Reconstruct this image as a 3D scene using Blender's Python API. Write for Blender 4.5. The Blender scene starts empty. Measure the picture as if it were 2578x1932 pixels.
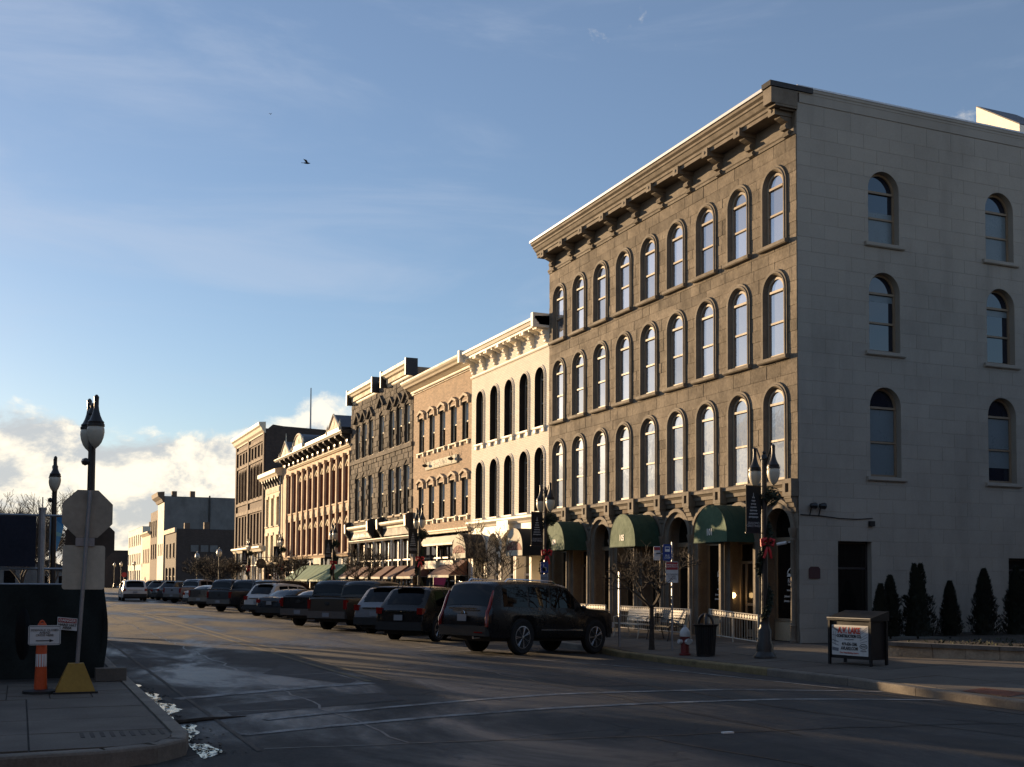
import bpy, bmesh, math, random
from mathutils import Vector, Matrix
sc = bpy.context.scene
col = sc.collection
PI = math.pi
R = random.Random(11)

# ------------------------------------------------------------------ camera
CZ = 1.75
YAW, TILT, ROLL = math.radians(23.1), math.radians(2.75), 0.0058
fw = Vector((math.sin(YAW)*math.cos(TILT), math.cos(YAW)*math.cos(TILT), math.sin(TILT)))
rt0 = Vector((math.cos(YAW), -math.sin(YAW), 0)); up0 = rt0.cross(fw)
rt = rt0*math.cos(ROLL) + up0*math.sin(ROLL); up = rt.cross(fw)
cam = bpy.data.cameras.new('camera'); camo = bpy.data.objects.new('camera', cam); col.objects.link(camo)
mw = Matrix((rt, up, -fw)).transposed().to_4x4(); mw.translation = (0, 0, CZ)
camo.matrix_world = mw
cam.sensor_fit = 'HORIZONTAL'; cam.sensor_width = 36; cam.lens = 2900/2578*36
cam.shift_y = (1322-966)/2578; cam.clip_start = .1; cam.clip_end = 6000
sc.camera = camo

# ------------------------------------------------------------------ sky, sun, exposure
SUN_AZ, SUN_EL = math.radians(23.5), math.radians(6.2)      # degrees left of the street axis, height
sundir = Vector((-math.sin(SUN_AZ)*math.cos(SUN_EL), math.cos(SUN_AZ)*math.cos(SUN_EL), math.sin(SUN_EL)))
sl = bpy.data.lights.new('sun', 'SUN'); so = bpy.data.objects.new('sun', sl); col.objects.link(so)
sl.energy = 5.0; sl.angle = math.radians(.53); sl.color = (1, .70, .40)
so.rotation_euler = sundir.to_track_quat('Z', 'Y').to_euler(); so.location = (0, 0, 40)
w = bpy.data.worlds.new('World'); sc.world = w; w.use_nodes = True
nt = w.node_tree; N = nt.nodes; LK = nt.links; N.clear()
def nd(t, **k):
    n = N.new(t)
    for a, b in k.items(): setattr(n, a, b)
    return n
def mth(op, a, b=None, c=None, clamp=False):
    n = nd('ShaderNodeMath', operation=op, use_clamp=clamp)
    for i, v in enumerate((a, b, c)):
        if v is None: continue
        if isinstance(v, (int, float)): n.inputs[i].default_value = v
        else: LK.new(v, n.inputs[i])
    return n.outputs[0]
sky = nd('ShaderNodeTexSky', sky_type='NISHITA'); sky.sun_disc = False
sky.sun_elevation = SUN_EL; sky.sun_rotation = -SUN_AZ
sky.altitude = 180; sky.air_density = 1.0; sky.dust_density = .35; sky.ozone_density = 2.6
tc = nd('ShaderNodeTexCoord')
sp = nd('ShaderNodeSeparateXYZ'); LK.new(tc.outputs['Generated'], sp.inputs[0])
el = sp.outputs[2]
# heaped clouds low over the horizon, all round
mp = nd('ShaderNodeMapping'); LK.new(tc.outputs['Generated'], mp.inputs[0]); mp.inputs['Scale'].default_value = (1, 1, 1.55); mp.inputs['Location'].default_value = (.4, 6.3, 2.1)
def noise(vec, scale, det=8, rough=.55, dist=0):
    n = nd('ShaderNodeTexNoise'); n.inputs['Scale'].default_value = scale; n.inputs['Detail'].default_value = det
    n.inputs['Roughness'].default_value = rough; n.inputs['Distortion'].default_value = dist
    LK.new(vec, n.inputs['Vector']); return n.outputs['Fac']
def ramp(x, a, b):
    n = nd('ShaderNodeMapRange', interpolation_type='SMOOTHSTEP'); n.inputs['From Min'].default_value = a; n.inputs['From Max'].default_value = b
    LK.new(x, n.inputs['Value']); return n.outputs[0]
big = noise(mp.outputs[0], 4.2, 3, .5); fine = noise(mp.outputs[0], 17, 10, .62, .25)
lid = mth('MULTIPLY', ramp(el, .185, .055), .60)
cm = mth('ADD', mth('ADD', mth('MULTIPLY', big, 1.15), mth('MULTIPLY', fine, .65)), lid)
cum = ramp(cm, 1.12, 1.27)
# light comes in from the side of the low sun: compare with the cloud a little way up
mpu = nd('ShaderNodeMapping'); LK.new(tc.outputs['Generated'], mpu.inputs[0]); mpu.inputs['Scale'].default_value = (1, 1, 1.55); mpu.inputs['Location'].default_value = (.405, 6.29, 2.135)
shade = mth('SUBTRACT', fine, noise(mpu.outputs[0], 17, 10, .62, .25))
lit = ramp(mth('ADD', mth('MULTIPLY', shade, 1.6), mth('MULTIPLY', noise(mp.outputs[0], 8, 5, .6, .2), .9)), .25, .68)
# thin high streaks
mp2 = nd('ShaderNodeMapping'); LK.new(tc.outputs['Generated'], mp2.inputs[0]); mp2.inputs['Scale'].default_value = (1.1, 1.5, 5.5); mp2.inputs['Location'].default_value = (1.1, .4, .9)
cir = mth('ADD', mth('MULTIPLY', ramp(noise(mp2.outputs[0], 2.3, 7, .6, .6), .45, .78), .34), .13)
tint = nd('ShaderNodeMix', data_type='RGBA', blend_type='MULTIPLY'); tint.inputs[0].default_value = 1; LK.new(sky.outputs[0], tint.inputs[6]); tint.inputs[7].default_value = (1.02, .98, 1.05, 1)
mixc = nd('ShaderNodeMix', data_type='RGBA'); LK.new(lit, mixc.inputs[0])
mixc.inputs[6].default_value = (3.1, 3.2, 3.3, 1); mixc.inputs[7].default_value = (7.0, 6.2, 4.9, 1)
m1 = nd('ShaderNodeMix', data_type='RGBA'); LK.new(cir, m1.inputs[0]); LK.new(tint.outputs[2], m1.inputs[6]); m1.inputs[7].default_value = (3.15, 3.5, 4.2, 1)
m2 = nd('ShaderNodeMix', data_type='RGBA'); LK.new(mth('MULTIPLY', cum, .9), m2.inputs[0]); LK.new(m1.outputs[2], m2.inputs[6]); LK.new(mixc.outputs[2], m2.inputs[7])
bg = nd('ShaderNodeBackground'); bg.inputs['Strength'].default_value = .106
LK.new(m2.outputs[2], bg.inputs['Color'])
wo = nd('ShaderNodeOutputWorld'); LK.new(bg.outputs[0], wo.inputs[0])
sc.view_settings.view_transform = 'Standard'; sc.view_settings.look = 'None'; sc.view_settings.gamma = 1
sc.view_settings.exposure = .82; sc.view_settings.use_curve_mapping = False

# ------------------------------------------------------------------ helpers
org = {}
def W(o): return org.get(o.name, Vector((0, 0, 0)))
def tag(o, label=None, cat=None, group=None, kind=None):
    if label: o['label'] = label
    if cat: o['category'] = cat
    if group: o['group'] = group
    if kind: o['kind'] = kind
    return o
def thing(name, label, cat, loc=(0, 0, 0), group=None):
    o = bpy.data.objects.new(name, None); o.empty_display_size = .2; col.objects.link(o)
    o.location = loc; org[o.name] = Vector(loc)
    return tag(o, label, cat, group)
def inst(me, name, parent, loc, scale=None, rz=0):
    o = bpy.data.objects.new(name, me); col.objects.link(o)
    if parent: o.parent = parent; o.location = Vector(loc) - W(parent)
    else: o.location = loc
    if scale: o.scale = scale
    if rz: o.rotation_euler.z = rz
    org[o.name] = Vector(loc)
    return o
def copy_tree(o, parent=None):
    c = o.copy(); col.objects.link(c)
    if parent: c.parent = parent; c.matrix_parent_inverse = o.matrix_parent_inverse
    for ch in o.children: copy_tree(ch, c)
    return c
class MB:
    def __init__(s): s.V = []; s.F = []
    def add(s, vs, fs):
        b = len(s.V); s.V += [tuple(v) for v in vs]; s.F += [tuple(i+b for i in f) for f in fs]; return s
    def box(s, x0, x1, y0, y1, z0, z1):
        return s.add([(x0,y0,z0),(x1,y0,z0),(x1,y1,z0),(x0,y1,z0),(x0,y0,z1),(x1,y0,z1),(x1,y1,z1),(x0,y1,z1)],
                     [(0,3,2,1),(4,5,6,7),(0,1,5,4),(1,2,6,5),(2,3,7,6),(3,0,4,7)])
    def fb(s, s0, s1, z0, z1, d0, d1, f=None):      # box on a facade: along, up, out
        f = f or FX
        c = [f(a, d, z) for z in (z0, z1) for (a, d) in ((s0, d0), (s1, d0), (s1, d1), (s0, d1))]
        return s.add(c, [(0,3,2,1),(4,5,6,7),(0,1,5,4),(1,2,6,5),(2,3,7,6),(3,0,4,7)])
    def prism(s, poly, a0, a1, f):                   # poly in 2D, swept from a0 to a1; f(p, q, a)
        n = len(poly)
        vs = [f(p, q, a0) for p, q in poly] + [f(p, q, a1) for p, q in poly]
        fs = [tuple(range(n))[::-1], tuple(range(n, 2*n))] + [(i, (i+1) % n, n+(i+1) % n, n+i) for i in range(n)]
        return s.add(vs, fs)
    def tube(s, pts, rad, n=6, cap=True):
        pts = [Vector(p) for p in pts]
        if not isinstance(rad, (list, tuple)): rad = [rad]*len(pts)
        vs = []; fs = []; prev = None
        for i, p in enumerate(pts):
            t = (pts[min(i+1, len(pts)-1)] - pts[max(i-1, 0)]).normalized()
            a = prev if prev is not None else (Vector((1, 0, 0)) if abs(t.x) < .8 else Vector((0, 1, 0)))
            a = (a - t*a.dot(t)).normalized(); prev = a; b = t.cross(a)
            for k in range(n):
                an = 2*PI*k/n; vs.append(p + (a*math.cos(an) + b*math.sin(an))*rad[i])
        for i in range(len(pts)-1):
            for k in range(n): fs.append((i*n+k, i*n+(k+1) % n, (i+1)*n+(k+1) % n, (i+1)*n+k))
        if cap: fs += [tuple(range(n))[::-1], tuple(range((len(pts)-1)*n, len(pts)*n))]
        return s.add(vs, fs)
    def lathe(s, prof, c=(0, 0, 0), n=14, axis='z', sx=1, sy=1):
        vs = []; fs = []
        for r, h in prof:
            for k in range(n):
                a = 2*PI*k/n; p = (r*math.cos(a)*sx, r*math.sin(a)*sy, h)
                if axis == 'y': p = (p[0], h, p[1])
                if axis == 'x': p = (h, p[0], p[1])
                vs.append((p[0]+c[0], p[1]+c[1], p[2]+c[2]))
        m = len(prof)
        for i in range(m-1):
            for k in range(n): fs.append((i*n+k, i*n+(k+1) % n, (i+1)*n+(k+1) % n, (i+1)*n+k))
        if prof[0][0] > 1e-4: fs.append(tuple(range(n))[::-1])
        if prof[-1][0] > 1e-4: fs.append(tuple(range((m-1)*n, m*n)))
        return s.add(vs, fs)
    def mesh(s, name, mat, smooth=False, off=(0, 0, 0), recalc=True, ang=35):
        ox, oy, oz = off
        me = bpy.data.meshes.new(name)
        me.from_pydata([(x-ox, y-oy, z-oz) for x, y, z in s.V], [], s.F)
        if recalc and len(s.F) < 60000:
            bm = bmesh.new(); bm.from_mesh(me); bmesh.ops.recalc_face_normals(bm, faces=bm.faces); bm.to_mesh(me); bm.free()
        if smooth:
            for p in me.polygons: p.use_smooth = True
            try: me.set_sharp_from_angle(angle=math.radians(ang))
            except Exception: pass
        me.materials.append(mat); me.update()
        return me
    def build(s, name, mat, parent=None, smooth=False, loc=None, recalc=True, ang=35):
        if parent is None and loc is None:
            xs, ys, zs = zip(*s.V); loc = ((min(xs)+max(xs))/2, (min(ys)+max(ys))/2, min(zs))
        off = W(parent) if parent else Vector(loc)
        me = s.mesh(name, mat, smooth, off, recalc, ang)
        o = bpy.data.objects.new(name, me); col.objects.link(o)
        if parent: o.parent = parent; org[o.name] = W(parent).copy()
        else: o.location = loc; org[o.name] = Vector(loc)
        return o
FACX = 19.0
def FX(s, d, z): return (FACX-d, s, z)
SIDEY = 25.12
def FS(s, d, z): return (s, SIDEY-d, z)
TEXTS = []
def text(body, size, loc, right, normal, mat, parent, name='lettering', align='CENTER', sx=1.0, bold=0.0, space=1.0):
    TEXTS.append((body, size, Vector(loc), Vector(right).normalized(), Vector(normal).normalized(), mat, parent, name, align, sx, bold, space))
def flush_texts():
    L = []
    for (body, size, loc, right, normal, mat, parent, name, align, sx, bold, space) in TEXTS:
        cu = bpy.data.curves.new('t', 'FONT'); cu.body = body; cu.size = size; cu.align_x = align; cu.align_y = 'CENTER'
        cu.extrude = .0025; cu.offset = bold; cu.space_character = space; cu.resolution_u = 2; cu.space_line = .85
        o = bpy.data.objects.new('t', cu); col.objects.link(o); L.append(o)
    dg = bpy.context.evaluated_depsgraph_get()
    for o, (body, size, loc, right, normal, mat, parent, name, align, sx, bold, space) in zip(L, TEXTS):
        me = bpy.data.meshes.new_from_object(o.evaluated_get(dg)); me.materials.clear(); me.materials.append(mat)
        upv = normal.cross(right)
        m3 = Matrix((right*sx, upv, normal)).transposed().to_4x4(); m3.translation = loc - W(parent)
        me.transform(m3); me.name = name
        ob = bpy.data.objects.new(name, me); col.objects.link(ob); ob.parent = parent
        cu = o.data; bpy.data.objects.remove(o); bpy.data.curves.remove(cu)
    TEXTS.clear()

# ------------------------------------------------------------------ materials
def base_mat(name):
    m = bpy.data.materials.new(name); m.use_nodes = True; t = m.node_tree; t.nodes.clear()
    b = t.nodes.new('ShaderNodeBsdfPrincipled'); o = t.nodes.new('ShaderNodeOutputMaterial'); t.links.new(b.outputs[0], o.inputs[0])
    return m, t, b
def tn(t, kind, **k):
    n = t.nodes.new(kind)
    for a, v in k.items():
        if hasattr(n, a): setattr(n, a, v)
        else: n.inputs[a.replace('_', ' ')].default_value = v
    return n
def tmix(t, fac, a, b, blend='MIX'):
    n = t.nodes.new('ShaderNodeMix'); n.data_type = 'RGBA'; n.blend_type = blend
    for i, v in ((0, fac), (6, a), (7, b)):
        if isinstance(v, (int, float)): n.inputs[i].default_value = v
        elif isinstance(v, (tuple, list)): n.inputs[i].default_value = (*v[:3], 1)
        else: t.links.new(v, n.inputs[i])
    return n.outputs[2]
def tmath(t, op, a, b=0.0, clamp=False):
    n = t.nodes.new('ShaderNodeMath'); n.operation = op; n.use_clamp = clamp
    for i, v in ((0, a), (1, b)):
        if isinstance(v, (int, float)): n.inputs[i].default_value = v
        else: t.links.new(v, n.inputs[i])
    return n.outputs[0]
def tnoise(t, scale, det=5, rough=.55, vec=None, dist=0):
    n = t.nodes.new('ShaderNodeTexNoise'); n.inputs['Scale'].default_value = scale; n.inputs['Detail'].default_value = det
    n.inputs['Roughness'].default_value = rough; n.inputs['Distortion'].default_value = dist
    if vec is not None: t.links.new(vec, n.inputs['Vector'])
    return n.outputs['Fac']
def tpos(t, stretch=None):
    g = t.nodes.new('ShaderNodeNewGeometry')
    if not stretch: return g.outputs['Position']
    m = t.nodes.new('ShaderNodeMapping'); m.inputs['Scale'].default_value = stretch; t.links.new(g.outputs['Position'], m.inputs[0]); return m.outputs[0]
def trange(t, x, a, b, c=0., d=1.):
    n = t.nodes.new('ShaderNodeMapRange'); t.links.new(x, n.inputs['Value'])
    for i, v in zip(('From Min', 'From Max', 'To Min', 'To Max'), (a, b, c, d)): n.inputs[i].default_value = v
    return n.outputs[0]
def M(name, c, rough=.8, var=.18, scale=1.6, fine=18, bump=0., bscale=30, metal=0., spec=.5, objr=0., stain=0., emit=0., coat=0., objc=False, alpha=1.):
    m, t, b = base_mat(name)
    if objc: g = t.nodes.new('ShaderNodeTexCoord'); P = g.outputs['Object']
    else: P = tpos(t)
    if var or objr or stain:
        f = tmath(t, 'ADD', tmath(t, 'MULTIPLY', tnoise(t, scale, 5, .6, P), .6), tmath(t, 'MULTIPLY', tnoise(t, fine, 4, .6, P), .4))
        lo = tuple(max(0, x*(1-2.2*var)) for x in c); hi = tuple(min(1, x*(1+1.6*var)) for x in c)
        cc = tmix(t, trange(t, f, .3, .7), lo, hi)
        if objr:
            oi = t.nodes.new('ShaderNodeObjectInfo')
            k = trange(t, oi.outputs['Random'], 0, 1, 1-objr, 1+objr)
            v = t.nodes.new('ShaderNodeHueSaturation'); t.links.new(k, v.inputs['Value']); t.links.new(cc, v.inputs['Color'])
            v.inputs['Saturation'].default_value = 1.0; cc = v.outputs[0]
        if stain:
            s_ = trange(t, tnoise(t, .9, 6, .65, tpos(t, (1, 1, .25))), .50, .72)
            cc = tmix(t, tmath(t, 'MULTIPLY', s_, stain), cc, tuple(x*.45 for x in c))
        t.links.new(cc, b.inputs['Base Color'])
        rr = trange(t, f, .3, .7, min(1, rough+.08), max(0, rough-.08)); t.links.new(rr, b.inputs['Roughness'])
    else:
        b.inputs['Base Color'].default_value = (*c, 1); b.inputs['Roughness'].default_value = rough
    b.inputs['Metallic'].default_value = metal; b.inputs['Specular IOR Level'].default_value = spec
    if coat: b.inputs['Coat Weight'].default_value = coat; b.inputs['Coat Roughness'].default_value = .04
    if emit: b.inputs['Emission Color'].default_value = (*c, 1); b.inputs['Emission Strength'].default_value = emit
    if bump:
        bp = t.nodes.new('ShaderNodeBump'); bp.inputs['Strength'].default_value = 1; bp.inputs['Distance'].default_value = bump
        t.links.new(tnoise(t, bscale, 6, .65, P), bp.inputs['Height']); t.links.new(bp.outputs[0], b.inputs['Normal'])
    return m
def brick(name, c, mortar, bw=.215, bh=.072, var=.25, stain=.2, rough=.85):
    m, t, b = base_mat(name)
    g = t.nodes.new('ShaderNodeNewGeometry'); s = t.nodes.new('ShaderNodeSeparateXYZ'); t.links.new(g.outputs['Position'], s.inputs[0])
    cx = t.nodes.new('ShaderNodeCombineXYZ'); t.links.new(tmath(t, 'ADD', s.outputs[0], s.outputs[1]), cx.inputs[0]); t.links.new(s.outputs[2], cx.inputs[1])
    bt = t.nodes.new('ShaderNodeTexBrick'); t.links.new(cx.outputs[0], bt.inputs['Vector'])
    bt.inputs['Scale'].default_value = 1; bt.inputs['Brick Width'].default_value = bw; bt.inputs['Row Height'].default_value = bh
    bt.inputs['Mortar Size'].default_value = .006; bt.inputs['Mortar Smooth'].default_value = .3; bt.inputs['Bias'].default_value = 0
    bt.inputs['Color1'].default_value = (*[x*(1-var) for x in c], 1); bt.inputs['Color2'].default_value = (*[min(1, x*(1+var)) for x in c], 1)
    bt.inputs['Mortar'].default_value = (*mortar, 1)
    f = tnoise(t, .8, 6, .65, tpos(t, (1, 1, .5)))
    cc = tmix(t, tmath(t, 'MULTIPLY', trange(t, f, .45, .75), stain), bt.outputs['Color'], tuple(x*.4 for x in c))
    t.links.new(cc, b.inputs['Base Color']); b.inputs['Roughness'].default_value = rough
    bp = t.nodes.new('ShaderNodeBump'); bp.inputs['Distance'].default_value = .012; bp.inputs['Strength'].default_value = .8
    h = tmath(t, 'ADD', tmath(t, 'MULTIPLY', bt.outputs['Fac'], -1.), tmath(t, 'MULTIPLY', tnoise(t, 60, 3, .6, g.outputs['Position']), .5))
    t.links.new(h, bp.inputs['Height']); t.links.new(bp.outputs[0], b.inputs['Normal'])
    return m
def glass(name, c=(.012, .016, .02), ior=1.75, rough=.015, wav=.004, metal=0.):
    m, t, b = base_mat(name)
    b.inputs['Base Color'].default_value = (*c, 1); b.inputs['Roughness'].default_value = rough; b.inputs['IOR'].default_value = ior; b.inputs['Metallic'].default_value = metal
    if metal:
        oi = t.nodes.new('ShaderNodeObjectInfo'); k = trange(t, oi.outputs['Random'], 0, 1, .62, 1.08); v = t.nodes.new('ShaderNodeHueSaturation'); v.inputs['Color'].default_value = (*c, 1); t.links.new(k, v.inputs['Value']); t.links.new(v.outputs[0], b.inputs['Base Color'])
    bp = t.nodes.new('ShaderNodeBump'); bp.inputs['Distance'].default_value = wav; bp.inputs['Strength'].default_value = .5
    t.links.new(tnoise(t, 1.6 if metal else .9, 3, .5, tpos(t)), bp.inputs['Height']); t.links.new(bp.outputs[0], b.inputs['Normal'])
    return m
stone = M('brown_sandstone', (.185, .153, .114), .9, .22, 1.7, 11, .016, 16, objr=.24, stain=.55)
stone_w = M('sandstone_wall', (.15, .115, .078), .95, .2, 2, 20)
trim = M('sandstone_trim', (.166, .137, .102), .8, .15, 2.5, 22, .004, 40, objr=.04, stain=.3)
sidep = M('grey_paint_on_block', (.325, .30, .255), .75, .07, .5, 30, .003, 50, objr=.04, stain=.35)
sidej = M('grey_paint_joint', (.275, .255, .215), .9, .1)
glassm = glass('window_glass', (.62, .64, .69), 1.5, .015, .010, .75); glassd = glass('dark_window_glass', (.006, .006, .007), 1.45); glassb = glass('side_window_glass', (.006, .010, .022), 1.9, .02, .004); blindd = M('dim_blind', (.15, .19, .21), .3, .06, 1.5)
glassk = glass('shop_glass', (.010, .009, .008), 1.5)
sash = M('brown_sash_paint', (.25, .19, .125), .55, .1); sash_shade = M('dark_sash_and_shade', (.03, .026, .024), .5, .15)  # dark colour for sashes, reused where shadow is painted on cornices
core = M('dark_interior', (.012, .011, .010), .9, .1)
blind = M('roller_blind', (.55, .55, .52), .8, .05)
whiteb = brick('white_painted_brick', (.86, .79, .67), (.56, .50, .41), var=.06, stain=.18)
whitet = M('white_trim_paint', (.84, .78, .66), .6, .08, 1.5, 20, stain=.15)
tanb = brick('tan_brick', (.40, .275, .175), (.36, .27, .18), var=.22, stain=.35)
tant = M('cream_trim_paint', (.76, .67, .50), .65, .1, 2, 20, stain=.15)
tanstone = M('tan_limestone', (.50, .39, .27), .8, .12, 2, 20, .003, stain=.2)
darks = M('dark_rough_stone', (.115, .098, .080), .95, .25, 2.0, 10, .03, 9, objr=.35)
darkw = M('dark_stone_wall', (.075, .062, .05), .95, .2)
pink = M('salmon_stone', (.56, .39, .245), .8, .12, 1.5, 20, .003, stain=.15)
pinkd = M('rust_red_paint', (.20, .075, .045), .7, .15)
creamb = M('cream_limestone', (.66, .55, .37), .8, .08, 1.5, 18, .003, stain=.12)
redb = brick('brown_red_brick', (.095, .052, .037), (.08, .055, .042), var=.2, stain=.3)
redt = M('sandstone_band', (.15, .10, .066), .85, .15, 2)
darkbr = brick('dark_brown_brick', (.07, .05, .042), (.07, .06, .05), var=.2, stain=.3)
greyst = M('grey_stucco', (.17, .17, .165), .9, .15, .8, 10, stain=.5)
farwhite = M('far_white_paint', (.72, .66, .52), .8, .05)
roofm = M('roofing_felt', (.05, .05, .052), .9, .2); metalw = M('pale_metal_capping', (.55, .56, .58), .45, .1, metal=.3)
slate = M('slate_roof', (.08, .085, .10), .55, .15)
dkmetal = M('black_painted_metal', (.012, .012, .013), .38, .2, 3, 30)
dkpole = M('dark_bronze_paint', (.02, .017, .015), .4, .2)
galv = M('galvanised_steel', (.32, .33, .34), .45, .12, 3, 25, metal=.7)
alum = M('aluminium_sign_back', (.33, .295, .23), .40, .15, 2.2, 12, metal=.15, stain=.4); alumd = M('dark_brown_sign_back', (.085, .065, .05), .5, .15, 2.2, 12, stain=.3); alumb = M('pale_sign_back', (.50, .43, .32), .5, .12, 2.2, 12, stain=.3)  # second octagon plate is a darker brown than the others
globem = M('frosted_lamp_globe', (.58, .52, .40), .35, .06, 2)
green_lit = M('sunlit_green_canvas', (.055, .115, .06), .8, .16, 2, 50, .02, 5); green = M('green_canvas', (.016, .05, .03), .8, .16, 2, 50, .02, 5); greenl = M('striped_green_canvas', (.10, .20, .12), .75, .1)  # one green canvas: paler copy for the sunlit front, darker for shaded sides
maroon = M('maroon_canvas', (.16, .075, .055), .8, .12, 4, 50); creamc = M('cream_canvas', (.60, .56, .44), .8, .1)
letw = M('white_lettering', (.78, .77, .72), .6, .03); letk = M('black_lettering', (.015, .015, .016), .6, .03)
letr = M('red_lettering', (.55, .06, .03), .6, .05); letg = M('grey_lettering', (.18, .18, .19), .6, .03)
signw = M('white_sign_sheet', (.62, .61, .58), .5, .06, 3); signr = M('red_sign_sheet', (.36, .03, .03), .5, .06); signb = M('blue_sign_sheet', (.02, .05, .22), .5, .06)
bannerk = M('black_banner_cloth', (.008, .009, .010), .85, .1); bannerg = M('silver_banner_print', (.36, .37, .37), .7, .05)
redrib = M('red_ribbon', (.55, .02, .025), .5, .1); leafm = M('garland_needles', (.018, .03, .014), .8, .3, 12, 60)
bark = M('brown_bark', (.04, .03, .022), .9, .25, 8, 40, .004, 60); barkg = M('grey_bark', (.085, .075, .062), .9, .25, 8, 40, .004)
cone_leaf = M('evergreen_foliage', (.014, .019, .010), .8, .42, 3, 40)
lampon = M('lit_bulb', (1., .62, .25), .5, 0, emit=5)
# ------------------------------------------------------------------ ground, road, pavements
def hz(x):
    d = x-6.0
    if d > 0: return -0.20*min(1, d/8.2)**1.8
    return -0.08*min(1, -d/4.5)**2
def sw(x): return -.06+max(0, min(5, x-14))*.038
def asphalt():
    m, t, b = base_mat('worn_asphalt')
    P = tpos(t); L = tpos(t, (1, .16, 1)); X = tpos(t, (.2, 1, 1))
    big = tnoise(t, .30, 6, .62, L, .4); mid = tnoise(t, .9, 7, .68, P, .3); grit = tnoise(t, 70, 4, .75, P); swp = tnoise(t, .55, 5, .6, X, .5)
    c = tmix(t, trange(t, big, .38, .62), (.015, .015, .016), (.043, .040, .036))
    c = tmix(t, tmath(t, 'MULTIPLY', trange(t, mid, .46, .66), .75), c, (.057, .053, .046))
    c = tmix(t, tmath(t, 'MULTIPLY', trange(t, swp, .52, .70), .6), c, (.015, .015, .016))
    c = tmix(t, tmath(t, 'MULTIPLY', trange(t, grit, .55, .70), .6), c, (.115, .11, .10))
    vo = t.nodes.new('ShaderNodeTexVoronoi'); vo.feature = 'DISTANCE_TO_EDGE'; vo.inputs['Scale'].default_value = .30
    wv = t.nodes.new('ShaderNodeMix'); wv.data_type = 'RGBA'; wv.blend_type = 'LINEAR_LIGHT'; wv.inputs[0].default_value = .4
    nz = t.nodes.new('ShaderNodeTexNoise'); nz.inputs['Scale'].default_value = 1.2; nz.inputs['Detail'].default_value = 6; t.links.new(P, nz.inputs['Vector'])
    t.links.new(P, wv.inputs[6]); t.links.new(nz.outputs['Color'], wv.inputs[7]); t.links.new(wv.outputs[2], vo.inputs['Vector'])
    cr = trange(t, vo.outputs['Distance'], .002, .010, 1, 0)
    cr = tmath(t, 'MULTIPLY', cr, trange(t, tnoise(t, .25, 3, .5, P), .46, .54))
    c = tmix(t, tmath(t, 'MULTIPLY', cr, .85), c, (.010, .010, .010))
    c = tmix(t, tmath(t, 'MULTIPLY', trange(t, tnoise(t, 16, 5, .8, P), .50, .66), .45), c, (.075, .07, .062))
    t.links.new(c, b.inputs['Base Color'])
    damp = trange(t, tnoise(t, .42, 6, .65, tpos(t, (1, .35, 1)), .6), .44, .60)
    t.links.new(tmath(t, 'SUBTRACT', .92, tmath(t, 'MULTIPLY', damp, .50)), b.inputs['Roughness'])
    bp = t.nodes.new('ShaderNodeBump'); bp.inputs['Distance'].default_value = .007
    t.links.new(tmath(t, 'SUBTRACT', grit, tmath(t, 'MULTIPLY', cr, 1.5)), bp.inputs['Height']); t.links.new(bp.outputs[0], b.inputs['Normal'])
    return m
def worn(name, c):
    m, t, b = base_mat(name); P = tpos(t)
    k = tmath(t, 'ADD', tmath(t, 'MULTIPLY', tnoise(t, 2.2, 6, .7, P), .6), tmath(t, 'MULTIPLY', tnoise(t, 40, 4, .7, P), .4))
    t.links.new(tmix(t, trange(t, k, .44, .58), tuple(x*.85 for x in c), (.055, .053, .05)), b.inputs['Base Color']); b.inputs['Roughness'].default_value = .85
    return m
asph = asphalt()
conc = M('pavement_concrete', (.115, .097, .077), .85, .16, 1.2, 30, .003, 60, objr=.08, stain=.25)
concj = M('pavement_joint', (.07, .06, .05), .95, .2)
kerbm = M('kerb_concrete', (.185, .158, .125), .85, .2, 2, 30, .004, 50, stain=.3)
kerby = M('faded_yellow_kerb', (.22, .165, .075), .8, .25, 3, 30, .004, 50, stain=.4)
soil = M('soil', (.035, .028, .02), .95, .3, 4, 40, .03, 20)
mline = worn('worn_white_road_paint', (.36, .355, .34)); yline = worn('worn_yellow_road_paint', (.17, .125, .05))
lot = M('gravel_lot', (.13, .115, .095), .95, .25, 1.2, 25, .02, 25)
g = MB(); g.add([(-3000, -3000, -.7), (3000, -3000, -.7), (3000, 3000, -.7), (-3000, 3000, -.7)], [(0, 1, 2, 3)])
tag(g.build('ground', lot, loc=(0, 0, -.7)), kind='structure')
xs = [-120, -60, -20, -5] + [i*.25 for i in range(2, 61)] + [20, 40, 80, 160]; ys = [-60, -20, 0, 8, 16, 24, 40, 80, 160, 340]
g = MB(); g.add([(x, y, hz(x)) for y in ys for x in xs], [(j*len(xs)+i, j*len(xs)+i+1, (j+1)*len(xs)+i+1, (j+1)*len(xs)+i) for j in range(len(ys)-1) for i in range(len(xs)-1)])
road = tag(g.build('road', asph, loc=(0, 0, 0), smooth=True), kind='structure')
def stripe(pts, wd, mat, name, dz=.007):
    g = MB(); vs = []
    P = []
    for (a, b) in zip(pts, pts[1:]):
        n = max(1, int(math.hypot(b[0]-a[0], b[1]-a[1])/.5))
        P += [(a[0]+(b[0]-a[0])*k/n, a[1]+(b[1]-a[1])*k/n) for k in range(n)]
    P.append(pts[-1])
    for i, p in enumerate(P):
        q0 = P[max(0, i-1)]; q1 = P[min(len(P)-1, i+1)]; dx, dy = q1[0]-q0[0], q1[1]-q0[1]; l = math.hypot(dx, dy)
        nx, ny = -dy/l*wd/2, dx/l*wd/2
        for sgn in (1, -1): vs.append((p[0]+nx*sgn, p[1]+ny*sgn, hz(p[0]+nx*sgn)+dz))
    g.add(vs, [(2*i, 2*i+1, 2*i+3, 2*i+2) for i in range(len(P)-1)])
    return g.build(name, mat, road)
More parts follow.
